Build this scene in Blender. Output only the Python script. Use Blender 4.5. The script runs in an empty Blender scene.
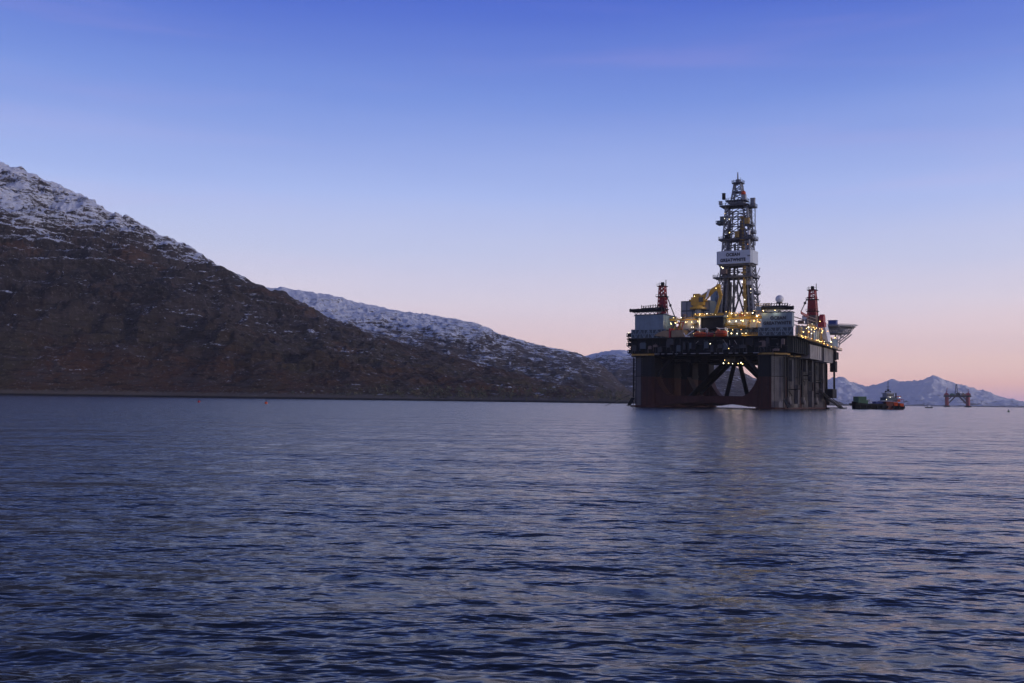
import bpy, math, random
import numpy as np
from mathutils import Vector, Matrix
random.seed(7)
SC = bpy.context.scene
COL = SC.collection

# ------------------------------------------------------------------ camera
CAM_F, CAM_H = 995.0, 2.5
cam_d = bpy.data.cameras.new('camera'); cam = bpy.data.objects.new('camera', cam_d); COL.objects.link(cam)
cam_d.sensor_width = 36.0; cam_d.lens = 36.0 * CAM_F / 1024.0
cam_d.clip_start = 0.3; cam_d.clip_end = 90000.0
pitch = math.atan(58.6 / CAM_F); roll = math.atan(0.0138)
cam.matrix_world = (Matrix.Translation((0, 0, CAM_H)) @ Matrix.Rotation(math.pi / 2 + pitch, 4, 'X')
                    @ Matrix.Rotation(roll, 4, 'Z'))
SC.camera = cam

# ------------------------------------------------------------------ render settings, exposure
SC.render.engine = 'CYCLES'
SC.view_settings.view_transform = 'Standard'; SC.view_settings.look = 'None'
SC.view_settings.exposure = 0.0; SC.view_settings.gamma = 1.0
SC.cycles.use_denoising = True; SC.cycles.denoising_prefilter = 'ACCURATE'
SC.cycles.max_bounces = 5; SC.cycles.diffuse_bounces = 2; SC.cycles.glossy_bounces = 3
SC.cycles.volume_bounces = 2; SC.cycles.transmission_bounces = 2; SC.cycles.transparent_max_bounces = 6
SC.cycles.sample_clamp_indirect = 4.0

# ------------------------------------------------------------------ sky (dusk, sun just set behind and right of the camera)
SUN_EL, SUN_AZ = math.radians(5.0), math.radians(114.0)      # azimuth clockwise from +Y
SUN_DIR = Vector((math.sin(SUN_AZ) * math.cos(SUN_EL), math.cos(SUN_AZ) * math.cos(SUN_EL), math.sin(SUN_EL)))

def lin(c):
    return tuple((v / 255 / 12.92) if v / 255 <= 0.04045 else ((v / 255 + 0.055) / 1.055) ** 2.4 for v in c)

world = bpy.data.worlds.new('World'); SC.world = world; world.use_nodes = True
wn, wl = world.node_tree.nodes, world.node_tree.links
wn.clear()
w_out = wn.new('ShaderNodeOutputWorld'); w_bg = wn.new('ShaderNodeBackground')
w_tc = wn.new('ShaderNodeTexCoord'); w_sep = wn.new('ShaderNodeSeparateXYZ')
wl.new(w_tc.outputs['Generated'], w_sep.inputs[0])
w_map = wn.new('ShaderNodeMath'); w_map.operation = 'POWER'; w_map.inputs[1].default_value = 0.5
w_cl = wn.new('ShaderNodeMath'); w_cl.operation = 'MAXIMUM'; w_cl.inputs[1].default_value = 0.0
# slow unevenness of the evening sky: thin high veils drawn out sideways
w_mp = wn.new('ShaderNodeMapping'); w_mp.inputs['Scale'].default_value = (1.0, 1.0, 9.0)
w_nz = wn.new('ShaderNodeTexNoise'); w_nz.inputs['Scale'].default_value = 2.2; w_nz.inputs['Detail'].default_value = 3
wl.new(w_tc.outputs['Generated'], w_mp.inputs[0]); wl.new(w_mp.outputs[0], w_nz.inputs['Vector'])
w_off = wn.new('ShaderNodeMath'); w_off.operation = 'MULTIPLY_ADD'; w_off.inputs[1].default_value = 0.03; w_off.inputs[2].default_value = -0.015
wl.new(w_nz.outputs['Fac'], w_off.inputs[0])
w_add = wn.new('ShaderNodeMath'); w_add.operation = 'ADD'
wl.new(w_sep.outputs['Z'], w_add.inputs[0]); wl.new(w_off.outputs[0], w_add.inputs[1])
wl.new(w_add.outputs[0], w_cl.inputs[0]); wl.new(w_cl.outputs[0], w_map.inputs[0])

def sky_ramp(stops):
    r = wn.new('ShaderNodeValToRGB'); r.color_ramp.interpolation = 'B_SPLINE' if False else 'EASE'
    r.color_ramp.interpolation = 'LINEAR'
    els = r.color_ramp.elements
    while len(els) < len(stops): els.new(0.5)
    for e, (z, c) in zip(els, stops):
        e.position = math.sqrt(z); e.color = (*lin(c), 1)
    wl.new(w_map.outputs[0], r.inputs[0]); return r
SKY_AWAY = [(0.0, (176, 150, 192)), (0.008, (200, 162, 188)), (0.022, (234, 184, 179)), (0.04, (242, 203, 195)), (0.07, (234, 208, 214)),
            (0.10, (216, 205, 222)), (0.145, (186, 191, 224)), (0.20, (157, 174, 226)), (0.29, (106, 133, 208)),
            (0.385, (56, 87, 189)), (0.5, (56, 72, 136)), (0.7, (50, 59, 106)), (0.99, (40, 48, 92))]
SKY_SUN = [(0.0, (250, 190, 150)), (0.008, (255, 196, 150)), (0.022, (255, 206, 160)), (0.04, (255, 214, 180)), (0.07, (252, 222, 204)),
           (0.10, (246, 226, 222)), (0.145, (232, 222, 236)), (0.20, (206, 208, 240)), (0.29, (150, 168, 230)),
           (0.385, (98, 122, 212)), (0.5, (66, 86, 162)), (0.7, (50, 62, 118)), (0.99, (40, 48, 92))]
r1, r2 = sky_ramp(SKY_AWAY), sky_ramp(SKY_SUN)
w_dot = wn.new('ShaderNodeVectorMath'); w_dot.operation = 'DOT_PRODUCT'; w_dot.inputs[1].default_value = (SUN_DIR.x, SUN_DIR.y, 0)
wl.new(w_tc.outputs['Generated'], w_dot.inputs[0])
w_mr = wn.new('ShaderNodeMapRange'); w_mr.interpolation_type = 'SMOOTHSTEP'
w_mr.inputs['From Min'].default_value = -0.15; w_mr.inputs['From Max'].default_value = 1.0
wl.new(w_dot.outputs['Value'], w_mr.inputs['Value'])
w_mix = wn.new('ShaderNodeMix'); w_mix.data_type = 'RGBA'
wl.new(w_mr.outputs['Result'], w_mix.inputs['Factor']); wl.new(r1.outputs[0], w_mix.inputs[6]); wl.new(r2.outputs[0], w_mix.inputs[7])
w_sky = wn.new('ShaderNodeTexSky'); w_sky.sky_type = 'NISHITA'; w_sky.sun_disc = False
w_sky.sun_elevation = SUN_EL; w_sky.sun_rotation = SUN_AZ
w_sum = wn.new('ShaderNodeMix'); w_sum.data_type = 'RGBA'; w_sum.blend_type = 'ADD'; w_sum.inputs['Factor'].default_value = 0.02
wl.new(w_mix.outputs[2], w_sum.inputs[6]); wl.new(w_sky.outputs[0], w_sum.inputs[7])
# faint pink wisps of high cloud
w_mp2 = wn.new('ShaderNodeMapping'); w_mp2.inputs['Scale'].default_value = (1.3, 1.3, 16.0); w_mp2.inputs['Location'].default_value = (3.1, 0.4, 1.7)
w_n2 = wn.new('ShaderNodeTexNoise'); w_n2.inputs['Scale'].default_value = 1.8; w_n2.inputs['Detail'].default_value = 5; w_n2.inputs['Distortion'].default_value = 0.4
wl.new(w_tc.outputs['Generated'], w_mp2.inputs[0]); wl.new(w_mp2.outputs[0], w_n2.inputs['Vector'])
w_m2 = wn.new('ShaderNodeMapRange'); w_m2.interpolation_type = 'SMOOTHSTEP'
for k_, v_ in (('From Min', 0.50), ('From Max', 0.75), ('To Max', 0.06)): w_m2.inputs[k_].default_value = v_
wl.new(w_n2.outputs['Fac'], w_m2.inputs['Value'])
w_wp = wn.new('ShaderNodeMix'); w_wp.data_type = 'RGBA'; wl.new(w_m2.outputs['Result'], w_wp.inputs['Factor'])
wl.new(w_sum.outputs[2], w_wp.inputs[6]); w_wp.inputs[7].default_value = (*lin((226, 176, 214)), 1)
wl.new(w_wp.outputs[2], w_bg.inputs['Color']); w_bg.inputs['Strength'].default_value = 1.18
wl.new(w_bg.outputs[0], w_out.inputs[0])

sun_d = bpy.data.lights.new('sun', 'SUN'); sun_o = bpy.data.objects.new('sun', sun_d); COL.objects.link(sun_o)
sun_d.energy = 1.5; sun_d.angle = math.radians(12); sun_d.color = (1.0, 0.89, 0.86)
sun_o.rotation_euler = SUN_DIR.to_track_quat('Z', 'Y').to_euler()

# ------------------------------------------------------------------ helpers
class MB:
    """collects shapes; build() links them as ONE mesh object"""
    def __init__(s): s.v = []; s.f = []; s.m = []; s.sm = []
    def add(s, vs, fs, m=0, smooth=False):
        o = len(s.v); s.v += [tuple(p) for p in vs]; s.f += [tuple(i + o for i in f) for f in fs]
        s.m += [m] * len(fs); s.sm += [smooth] * len(fs)
    def box(s, x0, x1, y0, y1, z0, z1, m=0):
        s.add([(x0, y0, z0), (x1, y0, z0), (x1, y1, z0), (x0, y1, z0), (x0, y0, z1), (x1, y0, z1), (x1, y1, z1), (x0, y1, z1)],
              [(3, 2, 1, 0), (4, 5, 6, 7), (0, 1, 5, 4), (1, 2, 6, 5), (2, 3, 7, 6), (3, 0, 4, 7)], m)
    def prism(s, pts, z0, z1, m=0):          # pts ccw in plan
        n = len(pts)
        s.add([(x, y, z0) for x, y in pts] + [(x, y, z1) for x, y in pts],
              [tuple(range(n))[::-1], tuple(range(n, 2 * n))] + [(i, (i + 1) % n, n + (i + 1) % n, n + i) for i in range(n)], m)
    def cbox(s, x0, x1, y0, y1, z0, z1, c, m=0, mc=None):   # box with chamfered upright corners
        p = [(x0 + c, y0), (x1 - c, y0), (x1, y0 + c), (x1, y1 - c), (x1 - c, y1), (x0 + c, y1), (x0, y1 - c), (x0, y0 + c)]
        s.prism(p, z0, z1, m)
        if mc is not None:
            for k in (1, 3, 5, 7): s.m[-8 + k] = mc
    def beam(s, p, q, w, h=None, m=0):
        p, q = Vector(p), Vector(q); h = h or w; d = (q - p).normalized()
        u = d.cross(Vector((0, 0, 1)));  u = Vector((1, 0, 0)) if u.length < 1e-3 else u.normalized()
        t = u.cross(d).normalized(); u = u * w / 2; t = t * h / 2
        vs = [p - u - t, p + u - t, p + u + t, p - u + t, q - u - t, q + u - t, q + u + t, q - u + t]
        s.add(vs, [(0, 1, 2, 3), (7, 6, 5, 4), (0, 4, 5, 1), (1, 5, 6, 2), (2, 6, 7, 3), (3, 7, 4, 0)], m)
    def tube(s, p, q, r, r2=None, n=10, m=0, caps=True):
        p, q = Vector(p), Vector(q); r2 = r if r2 is None else r2; d = (q - p).normalized()
        u = d.cross(Vector((0, 0, 1)));  u = Vector((1, 0, 0)) if u.length < 1e-3 else u.normalized()
        t = u.cross(d).normalized()
        vs = [p + (u * math.cos(a) + t * math.sin(a)) * r for a in [2 * math.pi * k / n for k in range(n)]]
        vs += [q + (u * math.cos(a) + t * math.sin(a)) * r2 for a in [2 * math.pi * k / n for k in range(n)]]
        s.add(vs, [(i, i + n, (i + 1) % n + n, (i + 1) % n) for i in range(n)], m, True)
        if caps: s.add(vs, [tuple(range(n)), tuple(range(n, 2 * n))[::-1]], m)
    def ball(s, c, r, n=12, k=8, m=0, sz=1.0):
        c = Vector(c); vs = [c + Vector((0, 0, r * sz))]
        for i in range(1, k):
            a = math.pi * i / k
            vs += [c + Vector((r * math.sin(a) * math.cos(2 * math.pi * j / n), r * math.sin(a) * math.sin(2 * math.pi * j / n), r * sz * math.cos(a))) for j in range(n)]
        vs.append(c - Vector((0, 0, r * sz))); L = len(vs) - 1
        fs = [(0, 1 + j, 1 + (j + 1) % n) for j in range(n)]
        for i in range(k - 2):
            b = 1 + i * n; fs += [(b + j, b + n + j, b + n + (j + 1) % n, b + (j + 1) % n) for j in range(n)]
        b = 1 + (k - 2) * n; fs += [(b + j, L, b + (j + 1) % n) for j in range(n)]
        s.add(vs, fs, m, True)
    def mesh(s, name, mats):
        me = bpy.data.meshes.new(name); me.from_pydata(s.v, [], s.f)
        for mt in (mats if isinstance(mats, (list, tuple)) else [mats]): me.materials.append(mt)
        me.polygons.foreach_set('material_index', s.m); me.polygons.foreach_set('use_smooth', s.sm); me.update(); return me
    def build(s, name, mats, parent=None, loc=None, rz=0, kind=None):
        o = bpy.data.objects.new(name, s.mesh(name, mats)); COL.objects.link(o)
        if parent: o.parent = parent
        if loc is not None: o.location = loc
        if rz: o.rotation_euler = (0, 0, rz)
        if kind: o['kind'] = kind
        return o

def tag(o, label=None, cat=None, group=None, kind=None):
    if label: o['label'] = label
    if cat: o['category'] = cat
    if group: o['group'] = group
    if kind: o['kind'] = kind
    return o
def empty(name, loc=(0, 0, 0), rz=0, parent=None):
    o = bpy.data.objects.new(name, None); COL.objects.link(o); o.location = loc; o.rotation_euler = (0, 0, rz)
    o.empty_display_size = 1
    if parent: o.parent = parent
    return o
def piece(name, mesh, parent, loc=(0, 0, 0), rz=0, scale=None):
    o = bpy.data.objects.new(name, mesh); COL.objects.link(o); o.parent = parent; o.location = loc; o.rotation_euler = (0, 0, rz)
    if scale: o.scale = scale
    return o

# ------------------------------------------------------------------ materials
def nodes_of(name):
    m = bpy.data.materials.new(name); m.use_nodes = True; nt = m.node_tree; nt.nodes.clear()
    out = nt.nodes.new('ShaderNodeOutputMaterial'); b = nt.nodes.new('ShaderNodeBsdfPrincipled'); nt.links.new(b.outputs[0], out.inputs[0])
    return m, nt, b, out
def ramp(nt, stops, fac):
    r = nt.nodes.new('ShaderNodeValToRGB'); els = r.color_ramp.elements
    while len(els) < len(stops): els.new(0.5)
    for e, (p, c) in zip(els, stops): e.position = p; e.color = (*c, 1) if len(c) == 3 else c
    nt.links.new(fac, r.inputs[0]); return r
def noise(nt, vec, scale, detail=4, rough=0.55, dist=0.0):
    n = nt.nodes.new('ShaderNodeTexNoise'); n.inputs['Scale'].default_value = scale; n.inputs['Detail'].default_value = detail
    n.inputs['Roughness'].default_value = rough; n.inputs['Distortion'].default_value = dist
    nt.links.new(vec, n.inputs['Vector']); return n
def mapping(nt, src, scale):
    m = nt.nodes.new('ShaderNodeMapping'); m.inputs['Scale'].default_value = scale; nt.links.new(src, m.inputs[0]); return m.outputs[0]
def mix(nt, fac, a, b, blend='MIX'):
    m = nt.nodes.new('ShaderNodeMix'); m.data_type = 'RGBA'; m.blend_type = blend
    for i, s in ((0, fac), (6, a), (7, b)):
        if isinstance(s, (int, float)): m.inputs[i].default_value = s
        elif isinstance(s, tuple): m.inputs[i].default_value = (*s, 1)
        else: nt.links.new(s, m.inputs[i])
    return m.outputs[2]
def math_n(nt, op, a, b=None, c=None):
    m = nt.nodes.new('ShaderNodeMath'); m.operation = op
    for i, s in enumerate((a, b, c)):
        if s is None: continue
        if isinstance(s, (int, float)): m.inputs[i].default_value = s
        else: nt.links.new(s, m.inputs[i])
    return m.outputs[0]
def smooth(nt, v, a, b, t0=0.0, t1=1.0):
    m = nt.nodes.new('ShaderNodeMapRange'); m.interpolation_type = 'SMOOTHSTEP'
    nt.links.new(v, m.inputs['Value']); m.inputs['From Min'].default_value = a; m.inputs['From Max'].default_value = b
    m.inputs['To Min'].default_value = t0; m.inputs['To Max'].default_value = t1; return m.outputs['Result']

def paint(name, col, rough=0.5, dirt=0.35, streak=0.5, scale=0.35, rust=(0.09, 0.035, 0.018), rust_amt=0.12, metal=0.0, spec=0.5):
    """weathered marine paint: mottling, run-down streaks, rust blooms"""
    m, nt, b, out = nodes_of(name)
    tc = nt.nodes.new('ShaderNodeTexCoord').outputs['Object']
    n1 = noise(nt, tc, scale, 5, 0.6).outputs['Fac']
    n2 = noise(nt, mapping(nt, tc, (1.6, 1.6, 0.09)), 1.2, 4, 0.6).outputs['Fac']
    n3 = noise(nt, tc, scale * 3.3, 6, 0.7).outputs['Fac']
    dk = tuple(c * (1 - dirt) for c in col); lt = tuple(min(1, c * (1 + dirt * 0.6)) for c in col)
    c1 = ramp(nt, [(0.3, dk), (0.7, lt)], n1).outputs[0]
    c2 = mix(nt, smooth(nt, n2, 0.48, 0.78, 0, streak), c1, tuple(c * 0.45 for c in col))
    c3 = mix(nt, smooth(nt, n3, 0.60, 0.74, 0, rust_amt * 5 if rust_amt < 0.2 else 1), c2, rust)
    nt.links.new(c3, b.inputs['Base Color']); b.inputs['Metallic'].default_value = metal; b.inputs['Specular IOR Level'].default_value = spec
    nt.links.new(smooth(nt, n1, 0.2, 0.8, rough * 0.8, min(1, rough * 1.3)), b.inputs['Roughness'])
    bp = nt.nodes.new('ShaderNodeBump'); bp.inputs['Strength'].default_value = 0.25; bp.inputs['Distance'].default_value = 0.08
    nt.links.new(n3, bp.inputs['Height']); nt.links.new(bp.outputs[0], b.inputs['Normal'])
    return m
def lamp_mat(name, col, strength):
    m, nt, b, out = nodes_of(name)
    b.inputs['Base Color'].default_value = (0.8, 0.8, 0.75, 1); b.inputs['Emission Color'].default_value = (*col, 1)
    b.inputs['Emission Strength'].default_value = strength; return m

M = dict(
    hull_black=paint('hull_black', (0.018, 0.021, 0.025), 0.6, 0.3, 0.4, 0.15, spec=0.12),
    hull_red=paint('hull_red', (0.062, 0.028, 0.026), 0.65, 0.35, 0.6, 0.12, (0.16, 0.10, 0.08), spec=0.12),
    col_grey=paint('col_grey', (0.15, 0.14, 0.145), 0.6, 0.35, 0.7, 0.2, (0.20, 0.16, 0.14), spec=0.12),
    col_grey_dark=paint('col_grey_dark', (0.095, 0.098, 0.11), 0.6, 0.35, 0.6, 0.2, spec=0.12),
    deck_dark=paint('deck_dark', (0.008, 0.012, 0.015), 0.7, 0.35, 0.4, 0.2, spec=0.12),
    steel_dark=paint('steel_dark', (0.020, 0.022, 0.027), 0.6, 0.4, 0.3, 0.5, spec=0.12),
    blue_grey=paint('blue_grey', (0.17, 0.24, 0.30), 0.5, 0.2, 0.35, 0.25),
    blue_dark=paint('blue_dark', (0.045, 0.075, 0.105), 0.5, 0.25, 0.35, 0.25),
    light_grey=paint('light_grey', (0.33, 0.315, 0.31), 0.55, 0.3, 0.65, 0.3, (0.20, 0.13, 0.10)),
    panel_grey=paint('panel_grey', (0.30, 0.32, 0.36), 0.5, 0.15, 0.25, 0.4),
    white=paint('white', (0.72, 0.74, 0.78), 0.4, 0.12, 0.2, 0.4, rust_amt=0.05),
    sign=paint('sign', (0.50, 0.56, 0.63), 0.45, 0.08, 0.12, 0.3, rust_amt=0.02),
    yellow=paint('yellow', (0.55, 0.32, 0.03), 0.45, 0.3, 0.3, 0.8),
    yellow_dull=paint('yellow_dull', (0.36, 0.23, 0.05), 0.5, 0.35, 0.3, 0.8),
    orange=paint('orange', (0.50, 0.065, 0.012), 0.4, 0.2, 0.15, 0.6),
    red=paint('red', (0.34, 0.018, 0.030), 0.45, 0.25, 0.25, 0.6),
    brown_red=paint('brown_red', (0.12, 0.018, 0.016), 0.5, 0.25, 0.25, 0.6),
    tan=paint('tan', (0.30, 0.22, 0.13), 0.6, 0.3, 0.3, 0.5),
    steel_mid=paint('steel_mid', (0.055, 0.06, 0.07), 0.6, 0.3, 0.3, 0.5, spec=0.2),
    derrick=paint('derrick', (0.22, 0.235, 0.27), 0.5, 0.4, 0.2, 0.5),
    derrick_dark=paint('derrick_dark', (0.11, 0.115, 0.135), 0.5, 0.4, 0.2, 0.5, spec=0.12),
    brown=paint('brown', (0.15, 0.11, 0.10), 0.6, 0.3, 0.3, 0.6),
    blue=paint('blue', (0.015, 0.05, 0.26), 0.45, 0.2, 0.2, 0.6),
    green=paint('green', (0.035, 0.13, 0.07), 0.55, 0.3, 0.3, 0.6),
    letter=paint('letter', (0.015, 0.022, 0.04), 0.6, 0.1, 0.0, 1.0, rust_amt=0.0),
    rope=paint('rope', (0.03, 0.03, 0.035), 0.7, 0.2, 0.0, 1.0),
    glass=paint('glass', (0.02, 0.025, 0.035), 0.1, 0.1, 0.0, 1.0, rust_amt=0.0),
    lamp_warm=lamp_mat('lamp_warm', (1.0, 0.68, 0.20), 6.0),
    lamp_white=lamp_mat('lamp_white', (1.0, 0.90, 0.60), 6.0),
    lamp_orange=lamp_mat('lamp_orange', (1.0, 0.42, 0.08), 6.0),
)

# ------------------------------------------------------------------ water
def wave_field(X, Y, R, spx):
    rng = np.random.default_rng(11)
    Z = np.zeros_like(X); DX_ = np.zeros_like(X); DY_ = np.zeros_like(X)
    lat = np.maximum(R * spx, 0.01); rad = np.maximum(np.minimum(R * R * 0.8 / 2487.0, 0.0052 * R), 0.01)
    n = 130
    lam = np.exp(rng.uniform(math.log(0.18), math.log(4.0), n))
    th = rng.normal(0, 0.42, n) + 0.12
    for L, t in zip(lam, th):
        k = 2 * math.pi / L; kx, ky = k * math.sin(t), k * math.cos(t)
        amp = WAVE_SLOPE / k * math.sqrt(2.0 / n) * (1.0 if L < 0.95 else 0.95 / L)
        # drop what the grid is too coarse to carry
        s = np.maximum(np.abs(math.cos(t)) * rad, np.abs(math.sin(t)) * lat)
        w = np.clip((L / s - 2.0) / 1.5, 0, 1)
        ph = kx * X + ky * Y + rng.uniform(0, 6.283)
        Z += w * amp * np.sin(ph); c = w * amp * 0.95 * np.cos(ph); DX_ += c * math.sin(t); DY_ += c * math.cos(t)
    return Z, DX_, DY_
WAVE_SLOPE = 0.112
WAVELETS = [(4.2, 0.6, 2, 0.5, 0.078, 0.012), (0.9, 0.55, 2, 0.5, 0.27, 0.05), (0.15, 0.4, 2, 0.5, 0.95, 0.25)]   # scale, cross stretch, detail, roughness, height, step
def build_water():
    fine = np.radians(np.arange(-34, 34.001, 0.085)); coarse = np.radians(np.arange(37, 323.1, 3.0))
    ang = np.concatenate([fine, coarse]); A = len(ang)
    rs = [5.0]
    while rs[-1] < 420: rs.append(rs[-1] + min(0.8 * rs[-1] ** 2 / 2487.0, 0.0052 * rs[-1]))
    r = np.concatenate([[0.6, 1.4, 2.2, 3.0, 3.7, 4.3], rs, np.geomspace(rs[-1] * 1.01, 12000, 60)])
    RR, AA = np.meshgrid(r, ang, indexing='ij')
    X, Y = RR * np.sin(AA), RR * np.cos(AA)
    spx = np.where(np.abs((AA + math.pi) % (2 * math.pi) - math.pi) < 0.62, 0.0015, 0.06)
    Z, DX_, DY_ = wave_field(X, Y, RR, spx); X, Y = X + DX_, Y + DY_
    nr = len(r); V = np.stack([X, Y, Z], -1).reshape(-1, 3)
    V = np.vstack([V, [[0, 0, 0]]])
    i = np.arange(nr - 1)[:, None] * A; j = np.arange(A)[None, :]; j2 = (j + 1) % A
    F = np.stack([i + j, i + j2, i + A + j2, i + A + j], -1).reshape(-1, 4)[:, ::-1]
    tri = np.stack([np.arange(A), (np.arange(A) + 1) % A, np.full(A, len(V) - 1)], -1)
    me = bpy.data.meshes.new('water'); me.vertices.add(len(V)); me.vertices.foreach_set('co', V.astype(np.float32).ravel())
    nl = F.size + tri.size; me.loops.add(nl); me.loops.foreach_set('vertex_index', np.concatenate([F.ravel(), tri.ravel()]).astype(np.int32))
    me.polygons.add(len(F) + len(tri))
    st = np.concatenate([np.arange(len(F)) * 4, len(F) * 4 + np.arange(len(tri)) * 3]).astype(np.int32)
    me.polygons.foreach_set('loop_start', st); me.polygons.foreach_set('use_smooth', np.ones(len(st), bool)); me.update(); me.validate()
    m, nt, b, out = nodes_of('sea_water')
    tc = nt.nodes.new('ShaderNodeTexCoord').outputs['Object']
    b.inputs['Base Color'].default_value = (0.014, 0.020, 0.030, 1); b.inputs['IOR'].default_value = 1.333
    b.inputs['Roughness'].default_value = 0.16
    geo = nt.nodes.new('ShaderNodeNewGeometry'); acc = geo.outputs['Normal']
    # wavelets too fine for the mesh: the true slope of a noise height field, by differences, so it keeps its steepness at any distance
    for (sc_, st_, det, rg_, amp_, eps) in WAVELETS:
        def hgt(dx, dy):
            a_ = nt.nodes.new('ShaderNodeVectorMath'); a_.operation = 'ADD'; nt.links.new(tc, a_.inputs[0]); a_.inputs[1].default_value = (dx, dy, 0)
            n_ = nt.nodes.new('ShaderNodeTexNoise'); n_.noise_dimensions = '3D'; n_.inputs['Scale'].default_value = sc_; n_.inputs['Detail'].default_value = det
            n_.inputs['Roughness'].default_value = rg_; n_.inputs['Distortion'].default_value = 0.0
            nt.links.new(mapping(nt, a_.outputs[0], (st_, 1.0, 0.0)), n_.inputs['Vector']); return n_.outputs['Fac']
        h0, hx, hy = hgt(0, 0), hgt(eps, 0), hgt(0, eps)
        cb = nt.nodes.new('ShaderNodeCombineXYZ')
        nt.links.new(math_n(nt, 'MULTIPLY', math_n(nt, 'SUBTRACT', h0, hx), amp_ / eps), cb.inputs[0])
        nt.links.new(math_n(nt, 'MULTIPLY', math_n(nt, 'SUBTRACT', h0, hy), amp_ / eps), cb.inputs[1])
        ad = nt.nodes.new('ShaderNodeVectorMath'); ad.operation = 'ADD'; nt.links.new(acc, ad.inputs[0]); nt.links.new(cb.outputs[0], ad.inputs[1]); acc = ad.outputs[0]
    nm = nt.nodes.new('ShaderNodeVectorMath'); nm.operation = 'NORMALIZE'; nt.links.new(acc, nm.inputs[0]); nt.links.new(nm.outputs[0], b.inputs['Normal'])
    me.materials.append(m)
    o = bpy.data.objects.new('water', me); COL.objects.link(o); o['kind'] = 'structure'; o['label'] = 'dark blue rippled water of the loch'
    return o
build_water()

# ------------------------------------------------------------------ hills
def perlin(x, y, seed):
    rng = np.random.default_rng(seed); g = rng.uniform(0, 2 * math.pi, (256, 256)); gx, gy = np.cos(g), np.sin(g)
    xi, yi = np.floor(x).astype(int), np.floor(y).astype(int); xf, yf = x - xi, y - yi
    u, v = xf ** 3 * (xf * (xf * 6 - 15) + 10), yf ** 3 * (yf * (yf * 6 - 15) + 10)
    def d(i, j):
        a, b = (xi + i) & 255, (yi + j) & 255; return gx[a, b] * (xf - i) + gy[a, b] * (yf - j)
    return (1 - v) * ((1 - u) * d(0, 0) + u * d(1, 0)) + v * ((1 - u) * d(0, 1) + u * d(1, 1))
def fbm(x, y, wl, octv, gain=0.5, seed=0, ridged=False):
    t = np.zeros_like(x); a = 1.0; f = 1.0 / wl
    for k in range(octv):
        p = perlin(x * f + 13.7 * k, y * f + 7.1 * k, seed + k)
        t += a * ((0.45 - np.abs(p) * 1.6) if ridged else p); a *= gain; f *= 2.03
    return t
def chain(pts, s):
    p = np.array(pts, float); return np.stack([np.interp(s, p[:, 0], p[:, k]) for k in range(1, p.shape[1])], -1)

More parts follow.
